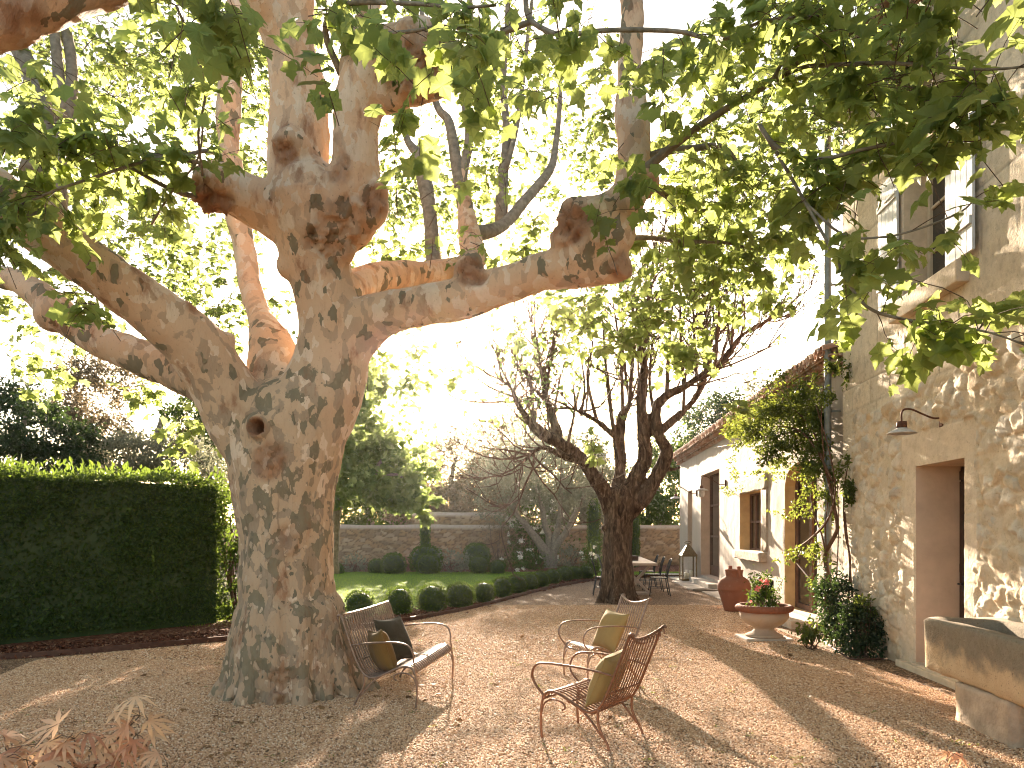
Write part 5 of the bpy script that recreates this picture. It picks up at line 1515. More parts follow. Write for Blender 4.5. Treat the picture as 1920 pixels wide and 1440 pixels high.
# ------------------------------------------------------------------ iron seats
SIDE = dens([(-.155, .800), (-.150, .832), (-.125, .835), (-.105, .80), (-.085, .74), (-.045, .62), (.0, .49), (.055, .37), (.10, .305), (.155, .272), (.22, .272), (.32, .315), (.42, .362), (.50, .382), (.55, .375), (.582, .345), (.592, .315)], 3)
SX = -.30
def side_pts(y, dx=0.0, dz=0.0):
    return np.stack([SIDE[:, 0] + SX + dx, np.full(len(SIDE), y), SIDE[:, 1] + dz], 1)
def iron_seat(name, label, cat, loc, face, width, m, arm_out, slats, flare, group=None, slat_r=.0075):
    rz = math.atan2(face[1], face[0])
    t_ = thing(name, label, cat, (*loc, 0), rz, group)
    w = width / 2
    mb = MB()
    ys = np.linspace(-w + .02, w - .02, slats)
    for y in ys:
        f = flare * (abs(y) / w) ** 2
        p = side_pts(y)
        k = smooth(.45, .85, p[:, 2])
        p[:, 2] += k * (f * .35 - flare * .12); p[:, 0] -= k * f * .25
        mb.tube(p, slat_r, 6, True, flat=.7)
    mb.build('slatted_seat', m, t_, True, True)
    # side frames, cross rails
    mb = MB()
    for s in (-1, 1):
        p = side_pts(s * w)
        k = smooth(.45, .85, p[:, 2]); p[:, 2] += k * flare * .3; p[:, 0] -= k * flare * .25
        mb.tube(p[2:], .011, 8)
    for (x, z, r) in ((.155, .258, .009), (.36, .318, .008), (.585, .322, .009), (.035, .415, .009)):
        mb.tube([(x + SX, y, z) for y in np.linspace(-w, w, 5)], r, 8)
    top = [(-.125 + SX - flare * .25 * (abs(y) / w) ** 2, y, .838 + flare * (.35 * (abs(y) / w) ** 2 - .12)) for y in np.linspace(-w, w, 13)]
    mb.tube(top, .012, 8)
    mb.build('frame', m, t_, True, True)
    for s in (-1, 1):
        mb = MB()   # arm rest, looping down into the seat front
        ao = arm_out
        q = dens([(-.015 + SX, s * w, .565), (.12 + SX, s * (w + .02), .588), (.30 + SX, s * (w + .035), .605), (.46 + ao + SX, s * (w + .035), .605), (.56 + ao + SX, s * (w + .025), .575), (.60 + ao + SX, s * (w + .012), .50), (.60 + ao * .8 + SX, s * w, .43), (.597 + SX, s * w, .35), (.592 + SX, s * w, .31)], 5)
        mb.tube(q, .0115, 8, flat=.75)
        mb.build('arm_rest', m, t_, True, True)
        mb = MB()
        q = dens([(.592 + SX, s * w, .34), (.612 + SX, s * w, .24), (.614 + SX, s * w, .12), (.604 + SX, s * w, -.01)], 5)
        mb.tube(q, .0105, 8)
        q = dens([(.612 + SX, s * w, .20), (.585 + SX, s * w, .275), (.53 + SX, s * w, .315), (.46 + SX, s * w, .32), (.405 + SX, s * w, .30), (.395 + SX, s * w, .265), (.42 + SX, s * w, .25)], 4)
        mb.tube(q, .0075, 6)
        mb.build('leg', m, t_, True, True)
        mb = MB()
        q = dens([(.10 + SX, s * w, .305), (.105 + SX, s * w, .21), (.075 + SX, s * w, .13), (.03 + SX, s * w, .06), (.0 + SX, s * w, -.01)], 5)
        mb.tube(q, .0105, 8)
        q = dens([(.30 + SX, s * w, .305), (.22 + SX, s * w, .255), (.15 + SX, s * w, .19), (.09 + SX, s * w, .12), (.05 + SX, s * w, .085)], 5)
        mb.tube(q, .0085, 6)
        mb.build('leg', m, t_, True, True)
    return t_, rz
def cushion(label, loc, size, thick, rot, m, seed, group=None):
    n = 26
    g_ = np.linspace(-1, 1, n)
    A, B = np.meshgrid(g_, g_, indexing='ij'); a, b = A.ravel(), B.ravel()
    prof = (1 - np.abs(a) ** 2.6) ** .55 * (1 - np.abs(b) ** 2.6) ** .55
    pin = 1 - .10 * (1 - np.abs(a) ** 2) * np.abs(b) ** 3
    pin2 = 1 - .10 * (1 - np.abs(b) ** 2) * np.abs(a) ** 3
    x, y = a * size / 2 * pin2, b * size / 2 * pin
    P3 = np.stack([a * 1.6, b * 1.6, a * 0 + seed], 1)
    wr = .012 * fbm(P3 * 1.6, 3, seed) + .010 * np.sin(7 * a * b + seed) * (np.abs(a * b)) 
    mb = MB()
    idx = np.arange(n * n).reshape(n, n)
    f = np.stack([idx[:-1, :-1], idx[1:, :-1], idx[1:, 1:], idx[:-1, 1:]], -1).reshape(-1, 4)
    mb.add(np.stack([x, y, prof * thick / 2 + wr * prof], 1), f)
    mb.add(np.stack([x, y, -prof * thick / 2 + wr * prof], 1), f[:, ::-1])
    per = np.concatenate([idx[:, 0], idx[-1, 1:], idx[-2::-1, -1], idx[0, -2:0:-1]])
    ring = np.stack([x[per], y[per], per * 0], 1)
    mb.tube(np.vstack([ring, ring[:1]]), .005, 5, False)
    o = mb.build('cushion', m, None, True)
    o.location = loc
    o.rotation_euler = rot.to_euler()
    return tag(o, label, 'cushion', group)
def pose(up, out):
    """cushion matrix: local y along up, local z along out"""
    z = Vector(out).normalized(); y = Vector(up); y = (y - z * y.dot(z)).normalized(); x = y.cross(z)
    return Matrix((x, y, z)).transposed()

BF = nrm(np.array((.985, -.17)))
bench, brz = iron_seat('iron_bench', 'two seat slatted iron garden bench beside the big plane trunk', 'bench', (-1.07, 7.58), BF, 1.34, M['bench_iron'], -.02, 23, .02, None, .0125)
def loc_w(o, p):
    c_, s_ = math.cos(o.rotation_euler[2]), math.sin(o.rotation_euler[2])
    return np.array((o.location[0] + c_ * p[0] - s_ * p[1], o.location[1] + s_ * p[0] + c_ * p[1], p[2]))
def dir_w(o, p): return loc_w(o, p) - np.array(o.location) * np.array((1, 1, 0))
cushion('dark moss grey cushion leaning in the middle of the bench', loc_w(bench, (-.13, .02, .525)), .47, .15, pose(dir_w(bench, (-.42, .13, .9)), dir_w(bench, (.9, -.25, .42))), M['moss_linen'], 3)
cushion('ochre brown cushion propped at the near end of the bench', loc_w(bench, (-.10, -.46, .485)), .42, .19, pose(dir_w(bench, (-.30, -.06, .95)), dir_w(bench, (.75, .62, .28))), M['ochre_linen'], 5)
C1F = nrm(np.array((-.81, .58)))
ch1, _ = iron_seat('iron_armchair', 'rust brown iron armchair nearest the viewer with its slatted back towards us', 'armchair', (.647, 5.93), C1F, .56, M['iron_rust'], .09, 12, .16, 'slatted iron armchairs')
cushion('mustard cushion seen through the slats of the nearest armchair', loc_w(ch1, (-.14, .015, .50)), .44, .17, pose(dir_w(ch1, (-.42, .06, .9)), dir_w(ch1, (.9, .05, .42))), M['mustard_linen'], 7)
C2F = nrm(np.array((-.90, -.40)))
ch2, _ = iron_seat('iron_armchair', 'grey brown iron armchair standing behind, facing the bench', 'armchair', (.98, 8.30), C2F, .54, M['bench_iron'], .07, 13, .16, 'slatted iron armchairs')
cushion('mustard yellow cushion facing left on the farther armchair', loc_w(ch2, (-.13, .0, .52)), .46, .17, pose(dir_w(ch2, (-.40, .04, .9)), dir_w(ch2, (.9, .02, .40))), M['mustard_linen'], 9)

# ------------------------------------------------------------------ dining table and chairs behind the dark tree
tb = thing('dining_table', 'long pale wooden table standing behind the dark gnarled trunk', 'table', (3.25, 20.4, 0), -math.atan(.075))
mb = MB(); mb.bevbox((-.46, -2.2, .755), (.46, 2.2, .82), .012); mb.build('table_top', M['table_wood'], tb, local=True)
for y in (-1.6, 1.6):
    mb = MB()
    for s in (-1, 1):
        mb.tube([(-s * .36, y, 0), (s * .36, y, .755)], .05, 6, flat=.8)
    mb.tube([(-.32, y, .04), (.32, y, .04)], .045, 6)
    mb.build('trestle', M['table_wood'], tb, local=True)
mb = MB(); mb.tube([(0, -1.6, .38), (0, 1.6, .38)], .035, 6); mb.build('stretcher', M['table_wood'], tb, local=True)
tr = MB()
tr.bevbox((3.05, 19.6, .8205), (3.32, 20.5, .85), .01)
for (a, b) in (((3.05, 19.6), (3.32, 19.64)), ((3.05, 20.46), (3.32, 20.5)), ((3.05, 19.64), (3.09, 20.46)), ((3.28, 19.64), (3.32, 20.46))):
    tr.bevbox((*a, .851), (*b, .94), .006)
tag(tr.build('serving_tray', M['dark_wood'], None), 'dark wooden tray on the pale dining table', 'tray')
def dining_chair(label, loc, face):
    t_ = thing('metal_chair', label, 'chair', (*loc, 0), math.atan2(face[1], face[0]), 'black metal chairs round the dining table')
    m = M['black_iron']
    mb = MB()
    for k in range(6): mb.bevbox((-.19 + k * .065, -.20, .445), (-.14 + k * .065, .20, .458), .004)
    mb.tube([(-.2, -.2, .44), (.2, -.2, .44)], .012, 6); mb.tube([(-.2, .2, .44), (.2, .2, .44)], .012, 6)
    mb.build('seat', m, t_, False, True)
    mb = MB()
    q = dens([(-.19, -.2, .44), (-.23, -.2, .66), (-.29, -.18, .86), (-.31, -.09, .90), (-.315, 0, .915), (-.31, .09, .90), (-.29, .18, .86), (-.23, .2, .66), (-.19, .2, .44)], 4)
    mb.tube(q, .012, 6)
    for y in (-.1, 0, .1): mb.tube([(-.2, y, .46), (-.25, y, .7), (-.305, y, .905)], .008, 5)
    mb.build('backrest', m, t_, True, True)
    for s in (-1, 1):
        for x0, x1 in ((.18, .24), (-.19, -.27)):
            mb = MB(); mb.tube([(x0, s * .2, .44), (x1, s * .21, -.005)], .0125, 6); mb.build('leg', m, t_, True, True)
    mb = MB()
    for s in (-1, 1): mb.tube([(.2, s * .205, .2), (-.23, s * .205, .2)], .008, 5)
    mb.tube([(.22, -.2, .2), (.22, .2, .2)], .008, 5)
    mb.build('stretcher', m, t_, True, True)
    return t_
for k, y in enumerate((18.55, 19.9, 21.3)):
    dining_chair(('%s black metal chair along the house side of the table, from the near end' % NTH[k]), (3.64 + .075 * (y - 18.55), y), (-1, .08))
for k, y in enumerate((18.7, 20.2, 21.6)):
    dining_chair(('%s black metal chair on the lawn side of the table behind the dark trunk' % NTH[k]), ((2.30, 2.66, 2.80)[k], y), (1, -.08))

# ------------------------------------------------------------------ pots, lantern, small stones
jx = np.array((4.46, 15.0, 0))
jar = thing('terracotta_jar', 'big round bellied terracotta oil jar with two square lugs by the small window', 'jar', jx)
mb = MB(); mb.lathe([(.001, .0), (.18, .0), (.195, .03), (.25, .22), (.30, .37), (.318, .43), (.325, .435), (.322, .455), (.325, .50), (.315, .56), (.28, .63), (.22, .675), (.175, .70), (.168, .72), (.172, .80), (.182, .815), (.180, .84), (.150, .84), (.145, .70), (.001, .66)], 36, jx)
body = mb.build('body', M['terracotta'], jar, True)
for a in (1.75, 5.0):
    mb = MB(); c0 = jx + np.array((.165 * math.cos(a), .165 * math.sin(a), 0))
    mb.bevbox((c0[0] - .035, c0[1] - .035, .66), (c0[0] + .035, c0[1] + .035, .91), .012); mb.build('lug', M['terracotta'], jar)
ux = np.array((3.80, 11.25, 0))
sl = MB(); sl.bevbox((ux[0] - .36, ux[1] - .30, -.02), (ux[0] + .34, ux[1] + .30, .035), .012)
tag(sl.build('stone_slab', M['pale_paving']), 'square pale stone slab lying on the gravel under the planted urn', 'stone slab')
urn = thing('terracotta_urn', 'wide footed weathered urn with gadrooned terracotta rim holding pink roses', 'urn', ux + np.array((0, 0, .035)))
gad = lambda rr, z, a: rr + np.where((z > .418) & (z < .515), .008 * np.sin(a * 44 + z * 30), 0)
mb = MB(); mb.lathe([(.001, .036), (.27, .036), (.275, .06), (.25, .075), (.19, .10), (.15, .135), (.145, .155), (.175, .18), (.26, .225), (.325, .285), (.355, .34), (.355, .385), (.345, .41)], 120, ux)
mb.build('bowl', M['weathered_urn'], urn, True)
mb = MB(); mb.lathe([(.346, .405), (.385, .415), (.41, .44), (.418, .47), (.405, .50), (.38, .515), (.35, .512), (.335, .49), (.33, .45)], 176, ux, None, gad)
mb.build('rim', M['terracotta'], urn, True)
mb = MB(); mb.lathe([(.34, .455), (.2, .475), (.001, .48)], 24, ux); mb.build('soil', M['soil'], urn, True)
rp = thing('pink_rose_plant', 'bushy pink rose plant growing in the wide urn', 'rose plant', ux + np.array((0, 0, .47)))
c = Crown('oval'); mb = MB()
for k in range(26):
    a = R.uniform(0, 6.28); rr = R.uniform(.03, .24)
    s0 = ux + np.array((rr * .5 * math.cos(a), rr * .5 * math.sin(a), .46))
    e0 = ux + np.array((rr * 1.4 * math.cos(a) + .06, rr * 1.4 * math.sin(a), R.uniform(.62, 1.0)))
    q = dens([s0, (s0 + e0) / 2 + R.normal(0, .02, 3), e0], 4); mb.tube(q, .004, 5, False)
    n = 42; i = R.integers(3, len(q), n)
    c.leaves(q[i] + R.normal(0, .035, (n, 3)), R.normal(0, .7, (n, 3)) + (0, 0, -.1), R.normal(0, .5, (n, 3)) + (0, 0, .7), R.uniform(.028, .06, n))
mb.build('stems', M['twig_bark'], rp, True); c.build('foliage', M['box_leaf'], rp)
def blossom(p, r, parent, m='pink_petal'):
    c = Crown('oval'); n = 34
    d = nrm(R.normal(0, 1, (n, 3)))
    c.leaves(np.array(p) + d * r * .25, d + R.normal(0, .3, (n, 3)), d + R.normal(0, .8, (n, 3)), r * R.uniform(.7, 1.1, n)); return c.build('blossom', M[m], parent)
for px, py, yy, r in ((1436, 1091, 11.1, .05), (1420, 1104, 11.0, .046), (1430, 1100, 11.2, .034), (1408, 1128, 11.0, .02), (1427, 1088, 11.2, .025)):
    p = at(px, py, yy); blossom(p, r, rp)

lx = W(23.6, .27, .026)
lan = thing('brass_lantern', 'tall brass and glass lantern with pyramid roof standing on the paving by the slit window', 'lantern', lx)
mb = MB(); w = .215
mb.bevbox((-w - .02, -w - .02, .0), (w + .02, w + .02, .06), .01); mb.bevbox((-w - .02, -w - .02, .76), (w + .02, w + .02, .80), .008)
for sx in (-1, 1):
    for sy in (-1, 1): mb.bevbox((sx * w - .018, sy * w - .018, .06), (sx * w + .018, sy * w + .018, .76), .004)
mb.v = [v + lx for v in mb.v]
mb.build('frame', M['old_brass'], lan)
mb = MB(); w2 = .245
mb.add(np.array([(-w2, -w2, .80), (w2, -w2, .80), (w2, w2, .80), (-w2, w2, .80), (-.05, -.05, 1.12), (.05, -.05, 1.12), (.05, .05, 1.12), (-.05, .05, 1.12)]) + lx, [[0, 1, 5, 4], [1, 2, 6, 5], [2, 3, 7, 6], [3, 0, 4, 7], [4, 5, 6, 7], [3, 2, 1, 0]])
mb.build('roof', M['old_brass'], lan)
mb = MB(); mb.tube([lx + (0, 0, 1.1), lx + (0, 0, 1.17)], .03, 10)
mb.tube([lx + np.array((.10 * math.cos(a), .02, 1.20 + .035 * math.sin(a))) for a in np.linspace(0, 6.283, 17)], .012, 6)
mb.build('ring_handle', M['old_brass'], lan, True)
mb = MB()
for (a, b) in (((-1, -1), (1, -1)), ((1, -1), (1, 1)), ((1, 1), (-1, 1)), ((-1, 1), (-1, -1))):
    a, b = np.array(a) * w, np.array(b) * w
    mb.quad(lx + (*a, .06), lx + (*b, .06), lx + (*b, .76), lx + (*a, .76))
mb.build('glass_pane', M['clear_glass'], lan)
for dx, dy, hh in ((-.09, -.08, .20), (.08, -.06, .26), (0, .08, .17)):
    mb = MB(); c0 = lx + (dx, dy, .06); mb.lathe([(.001, 0), (.05, 0), (.052, hh - .01), (.045, hh), (.001, hh - .01)], 16, c0)
    cd = mb.build('candle', M['wax'], None, True); tag(cd, {.20: 'medium cream candle inside the brass lantern, nearest the left pane', .26: 'tallest cream candle inside the brass lantern', .17: 'shortest cream candle at the back of the brass lantern'}[hh], 'candle', 'candles in the brass lantern')
p0 = gnd(1326, 1108); dsc = MB(); dsc.lathe([(.001, .05), (.30, .05), (.36, .04), (.38, .02), (.38, -.02)], 32, p0 + (0, 0, .0))
tag(dsc.build('well_cover', M['earth'], None, True), 'round earthy well cover let into the paving before the glazed door', 'well cover')
p0 = gnd(1352, 1112); sb = MB(); rt = Matrix.Rotation(.9, 3, 'X') @ Matrix.Rotation(.5, 3, 'Z')
sb.bevbox((-.22, -.02, -.3), (.22, .02, .3), .006); sb.v = [np.array([rt @ Vector(q) for q in v]) + W(17.6, .22, .27) for v in sb.v]
tag(sb.build('loose_slab', M['white_paint'], None), 'pale square slab leaning beside the terracotta jar', 'slab')

# stone trough on its block
trough = thing('stone_trough', 'old lichened stone trough raised on a block at the right edge', 'trough', W(6.2, .4, 0))
mb = MB(); bm = bmesh.new()
def rounded(u0, u1, o0, o1, r, n=6):
    pts = []
    for (cu, co, a0) in ((u1 - r, o1 - r, 0), (u0 + r, o1 - r, 90), (u0 + r, o0 + r, 180), (u1 - r, o0 + r, 270)):
        for k in range(n + 1):
            a = math.radians(a0 + 90 * k / n); pts.append((cu + r * math.cos(a), co + r * math.sin(a)))
    return pts
TU0, TU1, TO0, TO1 = 4.55, 6.98, .03, .735
loops = [(rounded(TU0 + .03, TU1 - .05, TO0 + .02, TO1 - .04, .05), .34), (rounded(TU0, TU1 - .02, TO0, TO1 - .01, .06), .365), (rounded(TU0, TU1, TO0, TO1 + .01, .06), .80), (rounded(TU0 + .015, TU1 - .015, TO0 + .015, TO1 - .005, .09), .825), (rounded(TU0 + .11, TU1 - .13, TO0 + .11, TO1 - .115, .14), .822), (rounded(TU0 + .13, TU1 - .15, TO0 + .13, TO1 - .14, .14), .79), (rounded(TU0 + .18, TU1 - .22, TO0 + .17, TO1 - .18, .12), .47)]
def refine(ls):
    out = [ls[0]]
    for a, b in zip(ls[:-1], ls[1:]):
        n = max(1, int(abs(b[1] - a[1]) / .05))
        for k in range(1, n + 1):
            t_ = k / n
            out.append(([tuple(np.array(p) * (1 - t_) + np.array(q) * t_) for p, q in zip(a[0], b[0])], a[1] * (1 - t_) + b[1] * t_))
    return out
def resample(pts, step=.06):
    p = np.array(pts + [pts[0]]); d = np.concatenate([[0], np.cumsum(np.linalg.norm(np.diff(p, axis=0), axis=1))]); n = 100
    s_ = np.linspace(0, d[-1], n + 1)[:-1]
    return [(np.interp(x, d, p[:, 0]), np.interp(x, d, p[:, 1])) for x in s_]
ls = refine([(resample(a), z) for a, z in loops]); n = 100
vv = np.array([(u, o_, z) for pts, z in ls for u, o_ in pts])
wv = Wv(vv[:, 0], vv[:, 1], vv[:, 2])
wv += .026 * np.stack([fbm(wv * 5 + 3, 3, 3), fbm(wv * 5 + 9, 3, 4), fbm(wv * 4 + 17, 3, 5)], 1)
idx = np.arange(len(wv)).reshape(len(ls), n); nx = np.roll(idx, -1, 1)
f = np.stack([idx[:-1], nx[:-1], nx[1:], idx[1:]], -1).reshape(-1, 4)
mb.add(wv, f); mb.f.append(np.array([list(idx[0][::-1])])); mb.f.append(np.array([list(idx[-1])]))
mb.build('basin', M['trough_stone'], trough, True)
bk = MB(); 
rough(bk, 5.55, 6.38, .08, .725, -.03, .335, .02, 8, 7)
tag(bk.build('stone_block', M['block_stone'], None, True), 'squared stone block carrying the old trough', 'stone block')

# ------------------------------------------------------------------ wall lamps
def gooseneck(label, u, z, reach, rise, m_arm, shade_r, bulb, scale=1.0):
    p0 = W(u, -.02 if u < 11 else LO, z)
    t_ = thing('wall_lamp', label, 'wall lamp', p0, 0, 'gooseneck wall lamps')
    out = WN; side = WA
    mb = MB()
    q = dens([p0 + out * .02, p0 + out * reach * .25 + (0, 0, .0), p0 + out * reach * .5 + (0, 0, rise * .45), p0 + out * reach * .75 + (0, 0, rise * .95), p0 + out * reach * .92 + (0, 0, rise), p0 + out * reach + (0, 0, rise * .6), p0 + out * reach + (0, 0, -.06 * scale)], 5)
    mb.tube(q, .011 * scale, 8)
    mb.build('arm', m_arm, t_, True)
    mb = MB(); mb.bevbox((-.035 * scale, -.02, -.10 * scale), (.035 * scale, .035, .12 * scale), .008)
    mb.v = [np.array([p0 + side * a + out * b + np.array((0, 0, c)) for a, b, c in v]) for v in mb.v]
    mb.build('wall_plate', m_arm, t_)
    e0 = p0 + out * reach + np.array((0, 0, -.06 * scale))
    mb = MB(); mb.lathe([(.001, .03), (.05 * scale, .025), (.055 * scale, -.045 * scale), (.001, -.05 * scale)], 16, e0); mb.build('lamp_cap', m_arm, t_, True)
    mb = MB(); mb.lathe([(.045 * scale, -.04 * scale), (shade_r * .5, -.06 * scale), (shade_r, -.10 * scale), (shade_r + .004, -.108 * scale), (shade_r * .5, -.072 * scale), (.02, -.06 * scale)], 28, e0); mb.build('lamp_shade', M['lamp_pale'], t_, True)
    if bulb:
        mb = MB(); mb.lathe([(.001, -.30 * scale), (.06 * scale, -.28 * scale), (.085 * scale, -.22 * scale), (.08 * scale, -.14 * scale), (.05 * scale, -.09 * scale)], 16, e0); mb.build('glass_globe', M['lamp_pale'], t_, True)
    return t_
gooseneck('rusty gooseneck lamp with flat pale shade above the stone house door', 8.13, 2.86, .44, .10, M['lamp_rust'], .15, False)
gooseneck('gooseneck lamp with white glass globe beside the tall glazed door', 19.5, 2.82, .62, .20, M['lamp_rust'], .17, True, .95)
gooseneck('small farthest gooseneck lamp beside the slit window', 23.9, 2.80, .66, .20, M['lamp_rust'], .16, False, 1.0)

# ------------------------------------------------------------------ climbing rose and shrubs at the corner
cl = thing('climbing_rose', 'climbing rose with bare reddish stems and leafy mass under the wing eave', 'climber', W(11.9, .3, 0))
mb = MB(); c = Crown('oval')
def wp(px, py, o):
    """point on the plane o in front of the house wall seen at a pixel"""
    k = (px - 960) / FOC
    a = WN * o
    y = (4.068 + a[0] - a[1] * .075) / (k - .075)
    return np.array((k * y, y, EYE - (py - HORIZON) / FOC * y))
vines = [
    [(1562, 1150, .25, .028), (1552, 1080, .25, .026), (1548, 1040, .24, .024), (1565, 1005, .2, .022), (1570, 985, .18, .02), (1560, 930, .2, .016), (1545, 870, .25, .013), (1520, 800, .35, .010), (1480, 760, .45, .007)],
    [(1556, 1160, .3, .022), (1530, 1100, .35, .018), (1495, 1055, .4, .016), (1488, 1035, .4, .015), (1520, 1010, .35, .013), (1552, 975, .25, .012), (1566, 920, .2, .010), (1556, 850, .25, .008), (1530, 760, .35, .006)],
    [(1495, 1055, .4, .010), (1500, 1040, .38, .010), (1530, 1000, .3, .009), (1558, 960, .22, .008), (1562, 900, .2, .006)],
    [(1590, 1130, .06, .012), (1594, 1050, .05, .011), (1585, 1000, .05, .010), (1582, 930, .05, .008), (1590, 870, .05, .006)],
    [(1598, 1120, .06, .010), (1592, 1040, .05, .009), (1584, 960, .05, .007)],
    [(1555, 1140, .25, .012), (1545, 1020, .25, .010), (1525, 960, .3, .008), (1516, 900, .3, .006), (1490, 850, .4, .005)],
    [(1560, 900, .25, .012), (1535, 850, .3, .012), (1500, 808, .4, .011), (1460, 800, .5, .010), (1420, 806, .55, .008), (1385, 815, .6, .006)],
    [(1500, 808, .4, .009), (1445, 818, .5, .008), (1400, 830, .55, .007), (1360, 836, .55, .008), (1346, 838, .55, .006)],
    [(1520, 900, .3, .008), (1490, 850, .35, .007), (1462, 830, .4, .006), (1440, 800, .45, .005)],
    [(1545, 860, .3, .008), (1540, 780, .35, .006), (1545, 720, .35, .004), (1556, 690, .3, .003)],
    [(1556, 1140, .25, .008), (1548, 1000, .25, .007), (1552, 940, .2, .006)], [(1566, 1130, .22, .008), (1572, 1000, .2, .006), (1570, 900, .2, .005)]]
for v_ in vines:
    q = dens([(*wp(a, b, o), r * 1.3) for a, b, o, r in v_], 5)
    mb.tube(q[:, :3], q[:, 3], 7)
mb.build('stems', M['vine_wood'], cl, True)
for (px, py, o, rx, ry, dz, n, cs) in [(1492, 780, .45, 62, 54, .35, 2600, 26), (1440, 795, .55, 84, 36, .3, 2500, 24), (1395, 812, .6, 50, 30, .25, 1100, 12), (1528, 830, .32, 28, 60, .2, 1200, 14), (1490, 850, .45, 62, 30, .25, 1300, 14), (1545, 720, .4, 26, 40, .2, 420, 8), (1480, 722, .45, 50, 24, .2, 340, 8),
                             (1530, 900, .35, 36, 44, .25, 900, 12), (1543, 950, .22, 20, 50, .15, 380, 9), (1588, 900, .12, 14, 46, .08, 420, 8), (1505, 950, .4, 30, 24, .2, 150, 5), (1500, 1040, .4, 34, 20, .2, 170, 6), (1376, 880, .5, 12, 40, .1, 120, 6), (1380, 920, .4, 24, 12, .15, 80, 4), (1470, 965, .4, 34, 10, .15, 60, 4), (1535, 1060, .35, 24, 40, .2, 200, 6), (1440, 760, .5, 40, 16, .2, 160, 6), (1470, 1050, .4, 14, 8, .1, 24, 2), (1440, 880, .45, 60, 20, .15, 130, 6), (1580, 680, .1, 14, 60, .08, 160, 6)]:
    p = wp(px, py, o)
    c.cloud(p, px_rad(rx, ry, p[1], dz), n, .062, .4, cs, .2)
c.build('foliage', M['rose_leaf'], cl)

def corner_shrub(name, label, px, py, o, rx, ry, dz, n, size, mat, cs, cat='shrub'):
    p = wp(px, py, o); b = p * np.array((1, 1, 0))
    t_ = thing(name, label, cat, b)
    r = px_rad(rx, ry, p[1], dz)
    c = Crown('oval'); c.cloud(p, r, n, size, .5, cs, .25)
    mb = MB()
    for k in range(9):
        e0 = p + R.normal(0, .4, 3) * r + (0, 0, .3 * r[2])
        q = dens([(*(b + R.normal(0, .05, 3) * (1, 1, 0)), .008), (*((b + e0) / 2 + R.normal(0, .04, 3)), .006), (*e0, .003)], 3); mb.tube(q[:, :3], q[:, 3], 5, False)
    mb.build('stems', M['twig_bark'], t_, True); c.build('foliage', M[mat], t_)
    return t_
corner_shrub('evergreen_shrub', 'dark dense evergreen shrub at the foot of the drain pipe', 1566, 1135, .32, 36, 62, .35, 2600, .055, 'dark_leaf', 30)
corner_shrub('evergreen_shrub', 'dark feathery shrub against the rubble wall left of the stone doorway', 1612, 1184, .28, 40, 52, .28, 3000, .05, 'dark_leaf', 34)
corner_shrub('leafy_shrub', 'paler leaved shrub tips rising above the dark feathery shrub', 1622, 1135, .22, 26, 20, .2, 260, .06, 'rose_leaf', 8)
corner_shrub('ground_ivy', 'low bright green plant spilling onto the gravel in front of the drain pipe shrub', 1520, 1186, .75, 26, 15, .25, 420, .055, 'rose_leaf', 9, 'plant')
mb = MB(); q = dens([gnd(1492, 1183), gnd(1530, 1196), gnd(1575, 1226), gnd(1600, 1239), gnd(1655, 1238)], 6)
mb.tube(q + (0, 0, .02), .018, 6, True, flat=.6)
tag(mb.build('bed_edging', M['edging'], None), 'low rusty edging strip round the shrub bed at the house corner', 'edging')

# ------------------------------------------------------------------ japanese maple in the foreground, weeds
mp = thing('japanese_maple', 'young japanese maple shoots with slender pink and bronze leaves in the bottom left corner', 'maple', (-2.55, 4.35, 0))
LEAF['palm'] = None
def palm():
    v, f = [], []
    for a, l in ((-100, .55), (-62, .8), (-28, .95), (0, 1.0), (28, .95), (62, .8), (100, .55)):
        d = np.array((math.sin(math.radians(a)), math.cos(math.radians(a)))); s_ = np.array((d[1], -d[0]))
        k = len(v)
        for t_, w_ in ((0, .02), (.45, .075), (1, 0)):
            for sg in ((-1, 1) if w_ else (0,)):
                p = d * l * t_ + s_ * w_ * sg
                v.append((p[0], p[1], -.28 * (l * t_) ** 2 + .02 * abs(sg)))
        f += [(k, k + 1, k + 3), (k, k + 3, k + 2), (k + 2, k + 3, k + 4)]
    return np.array(v), np.array(f)
LEAF['palm'] = palm()
def maple(parent, base, tips, size, wood):
    c = Crown('palm'); mb = MB()
    for px, py, y, n, spread in tips:
        e0 = at(px, py, y)
        q = dens([(*base, .008), (*((base + e0) / 2 + R.normal(0, .06, 3) + (0, 0, -.05)), .006), (*e0, .003)], 5)
        mb.tube(q[:, :3], q[:, 3], 6, False)
        for _ in range(n):
            p = e0 + R.normal(0, 1, 3) * np.array((spread, spread * .7, .05))
            mb.tube([e0, (e0 + p) / 2 + (0, 0, .03), p], .002, 4, False)
            a = R.uniform(0, 6.28)
            c.leaves([p], [(math.cos(a), math.sin(a) * .8, R.uniform(-.45, .1))], [(R.normal(0, .35), R.normal(0, .35) - .25, 1)], size * R.uniform(.7, 1.2))
    mb.build('stems', M['twig_bark'], parent, True); c.build('foliage', M['maple_leaf'], parent)
maple(mp, np.array((-2.55, 4.35, 0)), [(262, 1342, 4.5, 5, .09), (255, 1378, 4.5, 4, .09), (140, 1385, 4.4, 6, .11), (70, 1395, 4.4, 5, .1), (165, 1410, 4.4, 4, .10), (50, 1425, 4.4, 6, .13), (230, 1420, 4.45, 4, .10), (110, 1438, 4.3, 5, .14), (315, 1436, 4.35, 3, .06), (10, 1405, 4.5, 3, .1), (190, 1448, 4.3, 4, .12)], .20, None)
mp2 = thing('japanese_maple', 'few red slender maple leaves at the bottom right edge of the gravel', 'maple', (2.75, 4.45, 0))
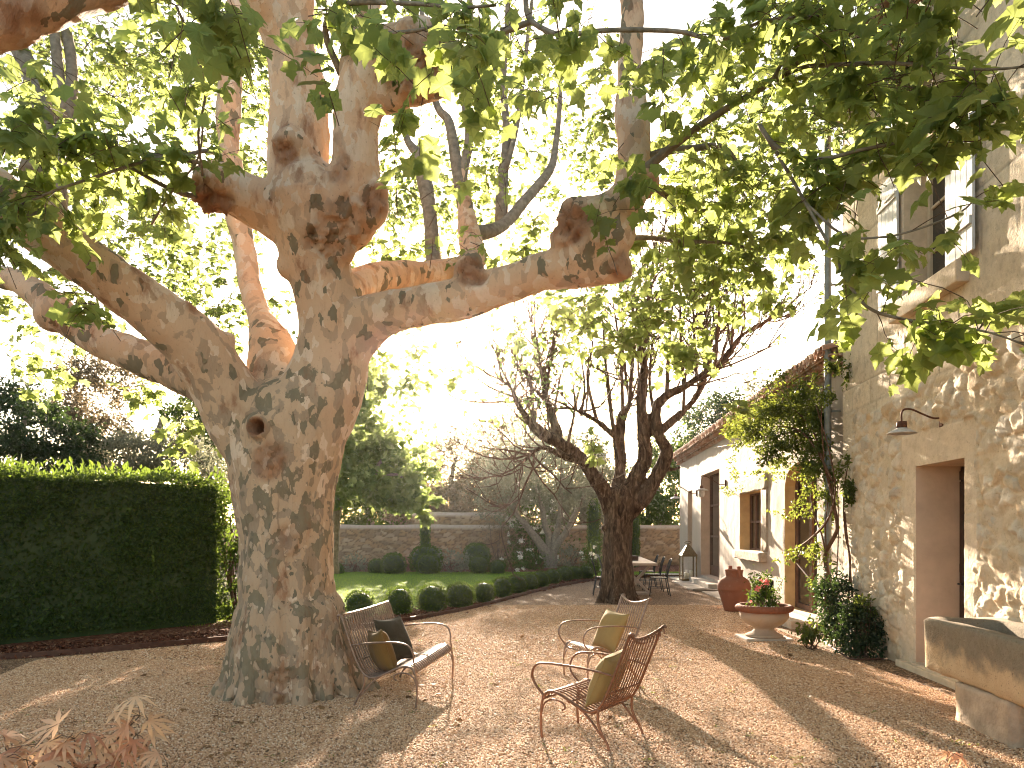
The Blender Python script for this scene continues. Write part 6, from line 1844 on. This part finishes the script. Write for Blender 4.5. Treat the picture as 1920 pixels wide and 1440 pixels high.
maple(mp2, np.array((2.75, 4.4, 0)), [(1775, 1424, 4.6, 2, .06), (1830, 1438, 4.5, 3, .07), (1900, 1450, 4.4, 2, .06)], .13, None)

c = Crown('oval'); n = 130
x, y = R.uniform(-4.5, 3.6, n), 5.2 + 7 * R.uniform(0, 1, n) ** 1.6
for a, b in zip(x, y):
    k = R.integers(3, 9)
    c.leaves(np.stack([a + R.normal(0, .02, k), b + R.normal(0, .02, k), np.full(k, .012)], 1), R.normal(0, 1, (k, 3)) * (1, 1, .2) + (0, 0, .35), R.normal(0, .3, (k, 3)) + (0, 0, 1), R.uniform(.012, .03, k))
o = c.build('gravel_weeds', M['rose_leaf']); o['kind'] = 'stuff'; tag(o, 'tiny green weeds sprouting through the gravel', 'weeds')
c = Crown('mid')
n = 190
a_ = R.uniform(0, 6.28, n); rr = .85 + np.abs(R.normal(0, 1.1, n))
x = np.where(np.arange(n) < 90, -2.25 + rr * np.cos(a_), R.uniform(-5, 3.8, n)); y = np.where(np.arange(n) < 90, 7.6 + rr * np.sin(a_), R.uniform(5.2, 12, n))
ok = np.hypot(x + 2.25, y - 7.6) > .8
x, y = x[ok], y[ok]; n = len(x)
c.leaves(np.stack([x, y, R.uniform(.014, .025, n)], 1), np.stack([R.normal(0, 1, n), R.normal(0, 1, n), R.normal(0, .12, n)], 1), np.stack([R.normal(0, .25, n), R.normal(0, .25, n), np.ones(n)], 1), R.uniform(.025, .075, n))
o = c.build('leaf_litter', M['dry_leaf']); o['kind'] = 'stuff'; tag(o, 'dry brown leaf scraps scattered on the gravel round the big trunk', 'leaf litter')
LEAF.clear()

# ------------------------------------------------------------------ air
t = NT('haze')
vp = t.n('VolumePrincipled', i={'Density': .00017, 'Anisotropy': .92, 'Color': (1.0, .98, .95)})
t.set(t.out.inputs[1], vp.outputs[0])
mb = MB(); mb.box((-70, -14, -1.1), (70, 75, 13))
o = mb.build('haze', t.m); o['kind'] = 'stuff'; tag(o, 'thin warm backlit haze filling the garden air', 'haze')
